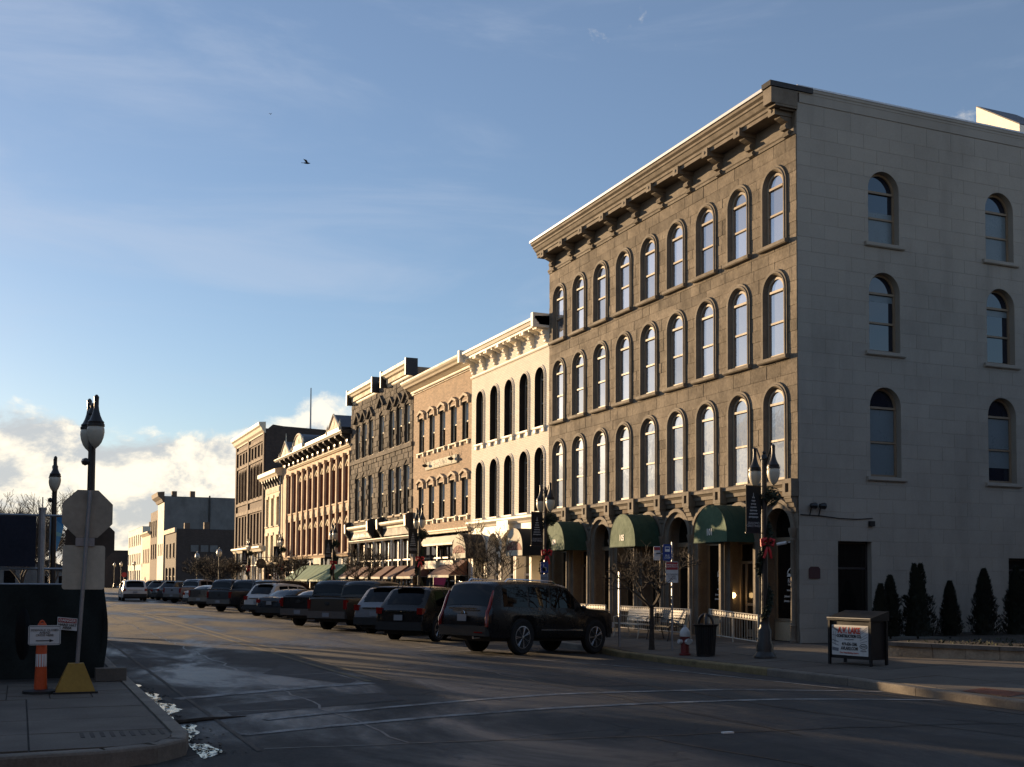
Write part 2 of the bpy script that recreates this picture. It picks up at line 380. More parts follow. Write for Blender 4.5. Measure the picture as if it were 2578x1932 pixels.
stripe([(2.4, 13.5), (6.8, 14.4), (10.9, 14.95), (14.1, 14.85)], .17, mline, 'crosswalk_line')
stripe([(2.9, 14.75), (7.65, 16.2), (10.9, 16.6), (14.2, 16.4)], .17, mline, 'crosswalk_line')
stripe([(2.2, 17.9), (5.5, 18.95)], .32, mline, 'stop_line')
stripe([(5.55, 19.2), (5.45, 60), (5.3, 150)], .11, yline, 'centre_line')
stripe([(5.9, 19.3), (5.8, 60), (5.65, 150)], .11, yline, 'centre_line')
stripe([(10.4, 25.4), (12.7, 21.4), (13.75, 17.0)], .13, mline, 'edge_line')
for k in range(4): stripe([(10.2+.5*k, 28.0-.25*k), (9.2+.5*k, 27.2-.25*k+.25)], .12, mline, 'hatch_line')
for k in range(22):
    y = 30.2+3.6*k
    stripe([(9.6, y-1.2), (13.9, y+2.05)], .11, mline, 'stall_line')
stripe([(13.55, 12), (13.5, 30), (13.9, 60), (13.9, 112)], .07, concj, 'gutter_joint', .006)
stripe([(2.35, 12.2), (2.35, 60), (2.35, 112)], .06, concj, 'gutter_joint', .006)
tar = M('tar_seal', (.008, .008, .008), .45, .2, 4, 30); rt_ = random.Random(31)
def seam(pts, w_=.035):
    q = []
    for (a, b) in zip(pts, pts[1:]):
        n = max(2, int(math.hypot(b[0]-a[0], b[1]-a[1])/.5))
        for k in range(n): q.append((a[0]+(b[0]-a[0])*k/n+rt_.gauss(0, .035), a[1]+(b[1]-a[1])*k/n+rt_.gauss(0, .035)))
    stripe(q+[pts[-1]], w_, tar, 'tar_seam', .005)
for P_ in ([(3.9, 12), (3.9, 60)], [(8.4, 11), (8.3, 45)], [(9.6, 26), (10.2, 13), (11.5, 9)], [(2.4, 12.3), (6.5, 11.4), (13.5, 11.7)], [(4, 21), (8.4, 21.8)], [(6.5, 11.4), (7.2, 8), (6.8, 5)], [(3.9, 15.6), (2.5, 15.9)], [(11.6, 12.2), (13.4, 9)]): seam(P_)
pmat = M('patch_asphalt', (.016, .016, .017), .8, .25, 3, 40, .005, 70)
for q_ in (((5.2, 24.2), (4.2, 21.6), (5.1, 18.9), (5.45, 19.6)), ((2.6, 15.4), (5.2, 16.1), (5.2, 17.3), (2.6, 16.6)), ((8.6, 17.4), (9.9, 17.5), (10.0, 19.6), (8.7, 19.5))):
    g = MB(); n_ = 6
    V_ = [(q_[0][0]*(1-u)*(1-v)+q_[1][0]*u*(1-v)+q_[2][0]*u*v+q_[3][0]*(1-u)*v, q_[0][1]*(1-u)*(1-v)+q_[1][1]*u*(1-v)+q_[2][1]*u*v+q_[3][1]*(1-u)*v) for v in [i/n_ for i in range(n_+1)] for u in [i/n_ for i in range(n_+1)]]
    g.add([(x, y, hz(x)+.004) for x, y in V_], [(j*(n_+1)+i, j*(n_+1)+i+1, (j+1)*(n_+1)+i+1, (j+1)*(n_+1)+i) for j in range(n_) for i in range(n_)]); g.build('asphalt_patch', pmat, road)
# right pavement
kp = [(15.0, 112), (14.75, 60), (14.6, 32), (14.5, 28.2), (14.12, 26.2), (14.12, 23.3), (14.3, 20), (14.4, 17.6), (14.22, 15.6), (14.15, 13.2), (14.5, 11.7), (15.6, 10.8), (18, 10.4), (30, 10.3), (95, 10.3)]
def kx(y):
    for (a, b) in zip(kp[:11], kp[1:11]):
        if b[1] <= y <= a[1]: return b[0]+(a[0]-b[0])*(y-b[1])/(a[1]-b[1])
    return kp[0][0]
g = MB()
for (a, b) in zip(kp[:10], kp[1:11]):
    for (xa0, xa1, xb0, xb1) in ((a[0]+.1, 19.0, b[0]+.1, 19.0), (19.0, 95, 19.0, 95)):
        g.add([(xa0, a[1], sw(xa0)-.012), (xa1, a[1], sw(xa1)-.012), (xb1, b[1], sw(xb1)-.012), (xb0, b[1], sw(xb0)-.012)], [(0, 1, 2, 3)])
g.add([(14.6, 11.7, -.05), (19, 11.7, .118), (95, 11.7, .118), (95, 10.45, .118), (19, 10.45, .118), (16, 10.9, .0)], [(0, 1, 2, 3, 4, 5)])
walk = tag(g.build('pavement', concj, loc=(0, 0, 0)), kind='structure')
y = 12.4; row = 0
while y < 70:
    st = 1.48 if y < 40 else 3.0
    x0 = kx(y+st/2)+.24; cut = [x0, 15.9, 17.45, 18.97]
    for a, b in zip(cut, cut[1:]):
        if b-a < .3: continue
        j = .011
        A0 = kx(y)+.24 if a == x0 else a; A1 = kx(y+st)+.24 if a == x0 else a
        if b-max(A0, A1) < .2: continue
        vs = [(A0+j, y+j), (b-j, y+j), (b-j, y+st-j), (A1+j, y+st-j)]
        e = R.uniform(-.003, .003)
        q = MB(); q.add([(p[0], p[1], sw(p[0])-.06) for p in vs]+[(p[0], p[1], sw(p[0])+e) for p in vs], [(4, 5, 6, 7), (0, 1, 5, 4), (1, 2, 6, 5), (2, 3, 7, 6), (3, 0, 4, 7)])
        q.build('paving_slab', conc, walk)
    y += st
for xi in range(7):
    for yi in range(8):
        x0, y0 = 19.0+1.5*xi, 12.4+1.48*yi
        if x0 > 24 or y0 > 19.5: continue
        q = MB().box(x0+.011, x0+1.489, y0+.011, y0+1.469, .06, .13+R.uniform(-.003, .003)); q.build('paving_slab', conc, walk)
# kerb stones along the right side
kt = []
for (a, b) in zip(kp, kp[1:]):
    L = math.hypot(b[0]-a[0], b[1]-a[1]); n = max(1, round(L/(2.4 if L < 12 else 6)))
    for k in range(n): kt.append(((a[0]+(b[0]-a[0])*k/n, a[1]+(b[1]-a[1])*k/n), (a[0]+(b[0]-a[0])*(k+1)/n, a[1]+(b[1]-a[1])*(k+1)/n)))
for (a, b) in kt:
    dx, dy = b[0]-a[0], b[1]-a[1]; l = math.hypot(dx, dy); nx, ny = -dy/l, dx/l    # to the pavement side
    g = MB(); q = []
    for (px, py) in ((a[0]+dx/l*.006, a[1]+dy/l*.006), (b[0]-dx/l*.006, b[1]-dy/l*.006)):
        zt = sw(px)+.004
        ramp_ = 1.0
        if 13.5 < py < 15.0 and px < 15: zt -= .07
        if px > 15: zt = sw(px)+.004
        for (o_, zz) in ((0, -.3), (0, zt-.03), (.012, zt-.008), (.035, zt), (.22, zt), (.22, -.3)): q.append((px+nx*o_, py+ny*o_, zz))
    g.add(q, [(i, (i+1) % 6, 6+(i+1) % 6, 6+i) for i in range(6)]+[(0, 1, 2, 3, 4, 5), (6, 7, 8, 9, 10, 11)])
    mid = (a[1]+b[1])/2
    g.build('kerb_stone', kerby if 19 < mid < 29 and a[0] < 15 else kerbm, walk)
# tactile pad of the ramp
pv = [(14.42, 14.75), (15.0, 14.85), (14.98, 13.85), (14.4, 13.75)]
brickred = M('brick_red_tactile', (.20, .085, .055), .8, .15, 6, 40)
g = MB(); g.add([(x, y, sw(x)+.006) for x, y in pv], [(0, 1, 2, 3)]); pad = g.build('tactile_paving', brickred, walk)
g = MB()
for i in range(11):
    for k in range(17):
        u, v = (i+.5)/11, (k+.5)/17
        x = pv[0][0]*(1-u)*(1-v)+pv[1][0]*u*(1-v)+pv[2][0]*u*v+pv[3][0]*(1-u)*v; y = pv[0][1]*(1-u)*(1-v)+pv[1][1]*u*(1-v)+pv[2][1]*u*v+pv[3][1]*(1-u)*v
        g.lathe([(.017, 0), (.012, .007)], (x, y, sw(x)+.006), 6)
tag(g.build('raised_dome', brickred, pad), kind='stuff')
# left corner pavement
g = MB(); LP = [(1.72, 300), (1.72, 12.9), (1.62, 12.35), (1.3, 11.95), (.8, 11.75), (-.2, 11.68), (-60, 11.6), (-60, 300)]
g.add([(x-.1 if x > -50 else x, y+(.08 if y < 12 else 0), .085) for x, y in LP], [tuple(range(len(LP)))])
lwalk = tag(g.build('corner_pavement', concj, loc=(0, 0, 0)), kind='structure')
lk = LP[:7]
for (a, b) in zip(lk, lk[1:]):
    L = math.hypot(b[0]-a[0], b[1]-a[1]); n = max(1, round(L/(2.4 if L < 15 else 8)))
    if L > 100: n = 40
    for k in range(n):
        A = (a[0]+(b[0]-a[0])*k/n, a[1]+(b[1]-a[1])*k/n); B = (a[0]+(b[0]-a[0])*(k+1)/n, a[1]+(b[1]-a[1])*(k+1)/n)
        if A[1] > 120: continue
        dx, dy = B[0]-A[0], B[1]-A[1]; l = math.hypot(dx, dy); nx, ny = dy/l, -dx/l
        g = MB(); q = []
        for (px, py) in (A, B):
            for (o_, zz) in ((0, -.3), (0, .07), (.012, .092), (.035, .1), (.17, .1), (.17, -.3)): q.append((px+nx*o_, py+ny*o_, zz))
        g.add(q, [(i, (i+1) % 6, 6+(i+1) % 6, 6+i) for i in range(6)]+[(0, 1, 2, 3, 4, 5), (6, 7, 8, 9, 10, 11)])
        g.build('kerb_stone', kerbm, lwalk)
for yi in range(4):
    for xi in range(-3, 1):
        x0, x1, y0, y1 = 1.52+(xi-1)*1.4, 1.52+xi*1.4, 11.98+yi*1.25, 13.23+yi*1.25
        if yi == 0 and xi == 0:
            q = MB(); q.prism([(x0+.01, y0+.01), (x1-.55, y0+.03), (x1-.2, y0+.22), (x1-.01, y0+.6), (x1-.01, y1-.01), (x0+.01, y1-.01)], .02, .1, lambda p, q_, a: (p, q_, a)); q.build('paving_slab', conc, lwalk); continue
        q = MB().box(x0+.01, x1-.01, y0+.01, y1-.01, .02, .1+R.uniform(-.002, .002)); q.build('paving_slab', conc, lwalk)
for yi in range(5):
    for xi in range(5):
        q = MB().box(1.52-(xi+1)*.55+.008, 1.52-xi*.55-.008, 17.0+yi*.5+.008, 17.5+yi*.5-.008, .02, .1+R.uniform(-.003, .003)); q.build('paver', conc, lwalk)
q = MB()
for k in range(9): q.box(.62+k*.1, .66+k*.1, 12.75, 13.15, .1, .104)
q.build('ramp_groove', concj, lwalk)
# meltwater lying in the left gutter
def water():
    m, t, b = base_mat('gutter_water'); P = tpos(t)
    k = trange(t, tmath(t, 'ADD', tmath(t, 'MULTIPLY', tnoise(t, 5, 6, .7, P), .7), tmath(t, 'MULTIPLY', tnoise(t, 28, 4, .7, P), .3)), .50, .66)
    t.links.new(tmix(t, k, (.012, .012, .013), (.035, .034, .032)), b.inputs['Base Color']); b.inputs['IOR'].default_value = 1.5
    t.links.new(tmath(t, 'ADD', .04, tmath(t, 'MULTIPLY', k, .62)), b.inputs['Roughness'])
    bp = t.nodes.new('ShaderNodeBump'); bp.inputs['Distance'].default_value = .004; t.links.new(tnoise(t, 12, 4, .6, P), bp.inputs['Height']); t.links.new(bp.outputs[0], b.inputs['Normal'])
    return m
wat = water(); rr = random.Random(3)
for (ya, yb, wm) in ((19.6, 20.9, .2), (15.3, 19.3, .40), (13.3, 15.05, .36), (12.0, 13.15, .28)):
    n = int((yb-ya)/.09); L_ = []; Rr = []
    for k in range(n+1):
        y = ya+(yb-ya)*k/n; e = math.sin(PI*k/n)**.4
        L_.append((1.73+.02*rr.random(), y)); Rr.append((1.76+wm*e*(.62+.22*math.sin(y*3.1)+.14*math.sin(y*7.7+1)+.07*rr.random()), y))
    g = MB(); g.add([(x, y, hz(x)+.006) for x, y in L_]+[(x, y, hz(x)+.006) for x, y in Rr], [(i, i+1, n+2+i, n+1+i) for i in range(n)])
    g.build('puddle', wat, road)
dirt = M('leaf_litter', (.02, .016, .012), .95, .3); g = MB()
for k in range(240):
    y = rr.uniform(12, 20); x = 1.76+abs(rr.gauss(0, .16)); s_ = rr.uniform(.012, .05); a = rr.uniform(0, PI)
    z = hz(x)+.009
    g.add([(x+s_*math.cos(a), y+s_*math.sin(a), z), (x-s_*.6*math.sin(a), y+s_*.6*math.cos(a), z+.012), (x-s_*math.cos(a), y-s_*math.sin(a), z+.002), (x+s_*.6*math.sin(a), y-s_*.6*math.cos(a), z+.010)], [(0, 1, 2, 3)])
tag(g.build('leaf_litter', dirt), 'dark wet leaf litter lying along the left gutter', 'leaves', kind='stuff')
g = MB().tube([(1.8, 14.95, -.05), (2.2, 15.1, -.04), (2.75, 15.25, -.045)], [.035, .03, .015], 6); tag(g.build('fallen_stick', bark), 'dark stick lying across the gutter puddle', 'stick')
g = MB().box(7.52, 7.66, 11.36, 11.42, hz(7.6)+.003, hz(7.6)+.02); tag(g.build('paper_scrap', letw), 'small white paper scrap lying on the road', 'litter')

# ------------------------------------------------------------------ masonry, walls, windows
class Op:
    def __init__(s, c, hw, zb, zs, arch=True): s.c, s.hw, s.zb, s.zs, s.arch = c, hw, zb, zs, arch; s.zt = zs+(hw if arch else 0)
    def w(s, z):
        if z < s.zb or z > s.zt: return 0.
        if z <= s.zs or not s.arch: return s.hw
        return math.sqrt(max(0, s.hw**2-(z-s.zs)**2))
def cells(s0, s1, za, zb, ops, splits=()):
    """polygons of wall (or of blocks, if splits are given) between the openings in one course"""
    ov = sorted([o for o in ops if o.zt > za+1e-4 and o.zb < zb-1e-4], key=lambda o: o.c)
    sp_ = [x for x in splits if all(abs(x-o.c) > o.hw+.13 for o in ov)]
    cuts = sorted(set([s0, s1]+sp_+[o.c for o in ov if s0 < o.c < s1]))
    zsmp = {za, zb}
    for o in ov:
        for z in (o.zb-1e-4, o.zb+1e-4, o.zs, o.zt): 
            if za < z < zb: zsmp.add(z)
        if o.arch:
            for k in range(1, 13):
                z = o.zs+o.hw*math.sin(PI/2*k/13)
                if za < z < zb: zsmp.add(z)
    zsmp = sorted(zsmp); out = []
    for A, B in zip(cuts, cuts[1:]):
        m = (A+B)/2; l = []; r = []
        for z in zsmp:
            a, b = A, B
            for o in ov:
                wd = o.w(z)
                if wd <= 0: continue
                if o.c <= m: a = max(a, o.c+wd)
                else: b = min(b, o.c-wd)
            if b < a: a = b = (a+b)/2
            l.append((a, z)); r.append((b, z))
        if max(y[0]-x[0] for x, y in zip(l, r)) < .02: continue
        p = l+r[::-1]; q = []
        for v in p:
            if not q or abs(v[0]-q[-1][0])+abs(v[1]-q[-1][1]) > 1e-5: q.append(v)
        if len(q) > 2: out.append(q)
    return out
def wall(name, mat, parent, s0, s1, bands, ops, f, d=0.):
    g = MB()
    for za, zb in zip(bands, bands[1:]):
        for p in cells(s0, s1, za, zb, ops): g.add([f(s, d, z) for s, z in p], [tuple(range(len(p)))])
    return g.build(name, mat, parent)
def block_mb(p, d0, d1, f, j=.006, bev=.012):
    cx = (min(s for s, z in p)+max(s for s, z in p))/2; cz = (min(z for s, z in p)+max(z for s, z in p))/2
    hx = max(.02, (max(s for s, z in p)-min(s for s, z in p))/2); hh = max(.02, (max(z for s, z in p)-min(z for s, z in p))/2)
    def ins(k): return [(cx+(s-cx)*max(.2, 1-k/hx), cz+(z-cz)*max(.2, 1-k/hh)) for s, z in p]
    o, i_ = ins(j), ins(j+bev); n = len(p)
    g = MB(); g.add([f(s, d0, z) for s, z in o]+[f(s, d1-bev*.7, z) for s, z in o]+[f(s, d1, z) for s, z in i_],
        [tuple(range(2*n, 3*n))]+[(k, (k+1) % n, n+(k+1) % n, n+k) for k in range(n)]+[(n+k, n+(k+1) % n, 2*n+(k+1) % n, 2*n+k) for k in range(n)])
    return g
def area(p): return abs(sum(p[i-1][0]*p[i][1]-p[i][0]*p[i-1][1] for i in range(len(p))))/2
def masonry(name, mat, parent, s0, s1, z0, z1, ops, f, hr, wr, proud, rnd, bev=.012, j=.006, limit=300, stag=False):
    polys = []; z = z0; row = 0
    while z < z1-.05:
        h = rnd.uniform(*hr); 
        if z+h > z1-.15: h = z1-z
        sp_ = []; s = s0+(wr[1]*.5*(row % 2)+.01 if stag else rnd.uniform(.2, wr[1]))
        while s < s1-.15: sp_.append(s); s += rnd.uniform(*wr)
        polys += cells(s0, s1, z, z+h, ops, sp_); z += h; row += 1
    polys.sort(key=area, reverse=True)
    rest = MB()
    for k, p in enumerate(polys):
        if area(p) < .004: continue
        b = block_mb(p, -.01, rnd.uniform(*proud), f, j, bev)
        if k < limit: b.build(name, mat, parent, recalc=False)
        else: rest.add(b.V, b.F)
    if rest.V: tag(rest.build(name, mat, parent, recalc=False), kind='stuff')
def sweep(g, outline, prof, f):
    """outline: list of (s, z, ns, nz); prof: list of (offset along normal, d)"""
    n = len(prof); vs = [f(s+ns*o, d, z+nz*o) for (s, z, ns, nz) in outline for (o, d) in prof]
    g.add(vs, [(i*n+k, i*n+k+1, (i+1)*n+k+1, (i+1)*n+k) for i in range(len(outline)-1) for k in range(n-1)])
def outline(hw, zs, arch=True, n=14, z0=0.):
    if not arch: return [(hw, z0, 1, 0), (hw, zs-1e-4, 1, 0), (hw, zs, 1, 1), (-hw, zs, -1, 1), (-hw, zs-1e-4, -1, 0), (-hw, z0, -1, 0)]
    return [(hw, z0, 1, 0)]+[(hw*math.cos(PI*k/n), zs+hw*math.sin(PI*k/n), math.cos(PI*k/n), math.sin(PI*k/n)) for k in range(n+1)]+[(-hw, z0, -1, 0)]
def FL(s, d, z): return (-d, s, z)                 # local frame of a window facing the street
def FLS(s, d, z): return (s, -d, z)                # local frame of a window facing the camera side
WIN = {}
def window(key, parent, loc, hw, zs, arch, depth, ring, sill, mats, f=FL, rails=(.5,), blinds=(), transom=True, sillmat=None, revmat=None, splay=0.):
    """a window part (its sash frame) with surround, sill and panes as sub-parts; alike windows share meshes"""
    fr, sur, gl = mats
    if key not in WIN:
        D = {}
        g = MB(); ol = outline(hw, zs, arch)
        if not arch: ol = [(s, z, ns, nz) for s, z, ns, nz in ol]
        pr = [(-splay, -depth-.02), (0, ring[1]), (ring[0]*.35, ring[1]), (ring[0]*.45, ring[1]-.02), (ring[0], ring[1]-.02), (ring[0], -.02)] if ring else [(0, -depth-.02), (0, .004)]
        if revmat:
            q = MB(); sweep(q, ol, pr[:2], f); D['rev'] = q.mesh('reveal', revmat, smooth=arch, recalc=False); pr = pr[1:] if ring else None
        if pr: sweep(g, ol, pr, f); D['sur'] = g.mesh('surround', sur, smooth=arch, recalc=False)
        hw0 = hw; hw = hw-splay; ol = outline(hw, zs, arch) if splay else ol
        g = MB(); sweep(g, ol, [(-.001, -depth+.03), (-.065, -depth+.03), (-.065, -depth-.03)], f)
        ft = .045
        if arch and transom: g.fb(-hw+.05, hw-.05, zs-ft, zs+ft*.4, -depth-.03, -depth+.05, f)
        for r_ in rails: g.fb(-hw+.05, hw-.05, zs*r_-.03, zs*r_+.025, -depth-.03, -depth+.035, f)
        g.fb(-hw+.05, hw-.05, .0, .075, -depth-.03, -depth+.035, f)
        D['fr'] = g.mesh('window', fr, recalc=True)
        P = []; zz = [0.]+[zs*r_ for r_ in rails]+[zs]
        for a, b in zip(zz, zz[1:]):
            q = MB(); q.add([f(-hw+.04, -depth-.012, a), f(hw-.04, -depth-.012, a), f(hw-.04, -depth-.012, b), f(-hw+.04, -depth-.012, b)], [(0, 1, 2, 3)]); P.append(q.mesh('pane', gl))
        if arch:
            q = MB(); pts = [(hw*.97*math.cos(PI*k/16), zs+hw*.97*math.sin(PI*k/16)) for k in range(17)]
            q.add([f(s, -depth-.012, z) for s, z in pts], [tuple(range(17))]); P.append(q.mesh('pane', gl))
        D['P'] = P; hw = hw0
        if sill:
            e, h, d_ = sill; q = MB(); q.prism([(-.03, -h), (d_-.03, -h), (d_, -h+.03), (d_, -.015), (-.03, 0.0)], -hw-e, hw+e, lambda p, q_, a: f(a, p, q_))
            D['sill'] = q.mesh('sill', sillmat or sur)
        if blinds:
            q = MB()
            for a, b in blinds: q.add([f(-hw+.05, -depth-.006, a), f(hw-.05, -depth-.006, a), f(hw-.05, -depth-.006, b), f(-hw+.05, -depth-.006, b)], [(0, 1, 2, 3)])
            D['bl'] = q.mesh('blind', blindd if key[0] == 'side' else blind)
        WIN[key] = D
    D = WIN[key]
    o = inst(D['fr'], 'window', parent, loc)
    if 'sur' in D: inst(D['sur'], 'surround', o, loc)
    if 'rev' in D: inst(D['rev'], 'reveal', o, loc)
    for p in D['P']: inst(p, 'pane', o, loc)
    if 'sill' in D: inst(D['sill'], 'sill', o, loc)
    if 'bl' in D: inst(D['bl'], 'blind', o, loc)
    return o
def cornice(name, mat, parent, prof, s0, s1, f=FX):
    g = MB(); g.prism(prof, s0, s1, lambda p, q, a: f(a, p, q)); return g.build(name, mat, parent)
def brackets(name, mat, parent, ss, prof, wd, f=FX, head=None, rosette=False):
    g = MB(); g.prism(prof, -wd/2, wd/2, lambda p, q, a: FL(a, p, q))
    if head: g.fb(-head[0]/2, head[0]/2, head[1], head[2], 0, head[3], FL)
    if rosette:
        g.lathe([(.0, -head[3]-.025), (.035, -head[3]-.02), (.06, -head[3])], (0, 0, (head[1]+head[2])/2), 8, 'x')
    me = g.mesh(name, mat)
    for s in ss: inst(me, name, parent, f(s, 0, 0))

# ------------------------------------------------------------------ the stone building on the corner
Y0, Y1 = 25.12, 40.87
mb_ = thing('stone_building', 'four storey brown sandstone corner building with rows of arched windows', 'building', (19, 33, .13))
MC = [39.94-1.73*k for k in range(9)]
g = MB().box(19.62, 34, 25.5, Y1-.05, .1, 14.7); g.build('interior', core, mb_)
g = MB().box(19.02, 34, 25.15, Y1-.02, 14.7, 14.95); g.build('roof', roofm, mb_)
ROW = [(4.52, 2.12), (7.92, 1.85), (11.08, 1.6)]        # sill, sill to spring
uo = [Op(c, .48, z, z+h) for c in MC for z, h in ROW]
wall('wall', stone_w, mb_, Y0+.02, Y1, [4.0, 4.52, 7.3, 7.9, 10.4, 11.0, 13.4, 14.7], uo, FX)
bo = [Op(c, .57, z, z+h) for c in MC for z, h in ROW]
masonry('stone_block', stone, mb_, Y0, Y1, 4.5, 13.84, bo, FX, (.26, .46), (.38, 1.0), (.014, .026), random.Random(5), bev=.007, j=.0025)
for z, h in ROW:
    for i, c in enumerate(MC):
        window(('main', z), mb_, FX(c, 0, z), .48, h, True, .055, (.105, .085), (.17, .13, .17) if z > 5 else None, (sash, trim, glassm), rails=(.52,), splay=.09)
# ground floor arcade
AO = [Op(c, .73, .13, 3.2) for c in MC]
ag = MB()
for za, zb in ((.13, 3.2), (3.2, 4.06)):
    for p in cells(Y0+.02, Y1, za, zb, AO): ag.add([FX(s, 0., z) for s, z in p], [tuple(range(len(p)))])
ag.build('arcade_wall', trim, mb_)
arch_me = None
ga = MB(); sweep(ga, outline(.73, 3.07, True, 18), [(-.16, -.12), (-.16, -.03), (-.06, -.03), (0, .02), (.0, .06), (.10, .06), (.125, .0)], FL); arch_me = ga.mesh('arch_moulding', trim, smooth=True, recalc=False)
ga = MB(); sweep(ga, outline(.73, 3.07, True, 18), [(0, -.56), (0, .02)], FL); rev_me = ga.mesh('reveal', trim, smooth=True, recalc=False)
bulk = M('cream_bulkhead', (.52, .42, .28), .7, .1)
def bay(c, door):
    zf = .13; D = -.52
    g = MB(); hw = .73
    g.fb(c-hw, c-hw+.07, zf, 2.95, D-.05, D+.05); g.fb(c+hw-.07, c+hw, zf, 2.95, D-.05, D+.05)
    g.fb(c-hw, c+hw, 2.84, 2.98, D-.05, D+.09)
    if door:
        g.fb(c-.45, c-.38, zf, 2.3, D-.05, D+.04); g.fb(c+.38, c+.45, zf, 2.3, D-.05, D+.04); g.fb(c-hw, c+hw, 2.27, 2.35, D-.05, D+.04)
        g.fb(c-.4, c+.4, zf+.02, zf+.24, D-.05, D+.03); g.fb(c-.4, c+.4, 1.05, 1.13, D-.05, D+.03)
    else:
        g.fb(c-hw, c+hw, .66, .74, D-.05, D+.09)
    o = g.build('door' if door else 'shop_window', sash if not door else sash, mb_)
    q = MB(); lo = zf if door else .7
    q.add([FX(c-hw, D, lo), FX(c+hw, D, lo), FX(c+hw, D, 2.9), FX(c-hw, D, 2.9)], [(0, 1, 2, 3)]); q.build('pane', glassk, o)
    q = MB(); pts = [(c+.73*math.cos(PI*k/16), 3.2+.73*math.sin(PI*k/16)) for k in range(17)]+[(c-.73, 2.95), (c+.73, 2.95)]
    q.add([FX(s, D-.005, z) for s, z in pts], [tuple(range(len(pts)))]); q.build('fanlight', glassk, o)
    if door:
        q = MB().tube([FX(c-.3, D+.05, .95), FX(c-.3, D+.09, 1.0), FX(c-.3, D+.09, 1.3), FX(c-.3, D+.05, 1.35)], .012, 6); q.build('handle', galv, o)
    else:
        q = MB().fb(c-hw, c+hw, zf, .66, D-.05, D+.06); q.build('bulkhead', bulk, o)
    inst(arch_me, 'arch_moulding', o, FX(c, 0, .13)); inst(rev_me, 'reveal', o, FX(c, 0, .13))
    return o
doors = {1: '109', 4: '105', 7: '101'}
for i, c in enumerate(MC): bay(c, i in doors)
PC = [MC[0]+.865]+[c-.865 for c in MC]
g = MB()
g.lathe([(.10, .0), (.10, .06), (.085, .08), (.085, .42), (.10, .45), (.068, .5), (.066, 2.7), (.085, 2.74), (.066, 2.78), (.10, 2.92), (.12, 3.0), (.12, 3.06)], (0, 0, 0), 10)
pil = g.mesh('column', trim, smooth=True)
g = MB()                                              # entablature block with a square recess, on a corbel
for (a, b, z0, z1) in ((-.19, -.075, 4.03, 4.5), (.075, .19, 4.03, 4.5), (-.075, .075, 4.03, 4.14), (-.075, .075, 4.38, 4.5)): g.fb(a, b, z0, z1, .0, .24, FL)
g.fb(-.075, .075, 4.14, 4.38, 0, .12, FL); blk = g.mesh('entablature_block', trim)
g = MB(); g.prism([(0, 3.6), (.05, 3.62), (.07, 3.72), (.11, 3.75), (.13, 3.85), (.18, 3.88), (.2, 3.97), (.22, 3.98), (.22, 4.03), (0, 4.03)], -.15, .15, lambda p, q, a: FL(a, p, q)); crb = g.mesh('corbel', trim)
for s in PC:
    s2 = min(max(s, Y0+.2), Y1-.2)
    inst(pil, 'column', mb_, FX(s2, .045, .13)); inst(blk, 'entablature_block', mb_, FX(s2, 0, 0)); inst(crb, 'corbel', mb_, FX(s2, 0, 0))
for a, b in zip(PC, PC[1:]):
    a, b = max(a, b)-.19, min(a, b)+.19
    g = MB(); g.prism([(0, 4.2), (.05, 4.2), (.06, 4.3), (.12, 4.36), (.16, 4.38), (.16, 4.46), (.10, 4.5), (0, 4.5)], b, a, lambda p, q, x: FX(x, p, q)); g.build('belt_moulding', trim, mb_)
# cornice
cornice('cornice', trim, mb_, [(0, 14.46), (.5, 14.46), (.5, 14.56), (.54, 14.58), (.54, 14.66), (.60, 14.70), (.66, 14.80), (.70, 14.82), (.70, 14.88), (.78, 14.93), (.78, 15.02), (0, 15.08)], Y0+.04, Y1+.12)
cornice('gutter', metalw, mb_, [(.60, 15.04), (.83, 15.02), (.83, 15.10), (.60, 15.12)], Y0-.02, Y1+.16)
cornice('frieze_moulding', trim, mb_, [(.0, 13.84), (.055, 13.84), (.07, 13.90), (.10, 13.93), (.10, 13.99), (0, 14.02)], Y0, Y1)
cornice('frieze', trim, mb_, [(0, 14.02), (.035, 14.02), (.035, 14.46), (0, 14.46)], Y0, Y1)
bp_ = [(0, 13.86), (.06, 13.84), (.13, 13.86), (.16, 13.92), (.13, 13.98), (.08, 14.0), (.14, 14.02), (.21, 14.02), (.25, 14.09), (.21, 14.17), (.13, 14.20), (.26, 14.24), (.40, 14.30), (.46, 14.39), (.48, 14.46), (0, 14.46)]
brackets('bracket', trim, mb_, [25.42+1.66*k for k in range(10)], bp_, .24, head=(.30, 14.34, 14.58, .60), rosette=True)
g = MB().fb(Y0-.06, Y0+.30, 14.56, 14.98, 0, .86); g.fb(Y0-.05, Y0+.28, 14.5, 14.56, 0, .72); g.build('cornice_end_block', trim, mb_)
g = MB().fb(Y0-.08, Y0+.32, 15.0, 15.14, -.5, .9); g.build('capping', roofm, mb_)
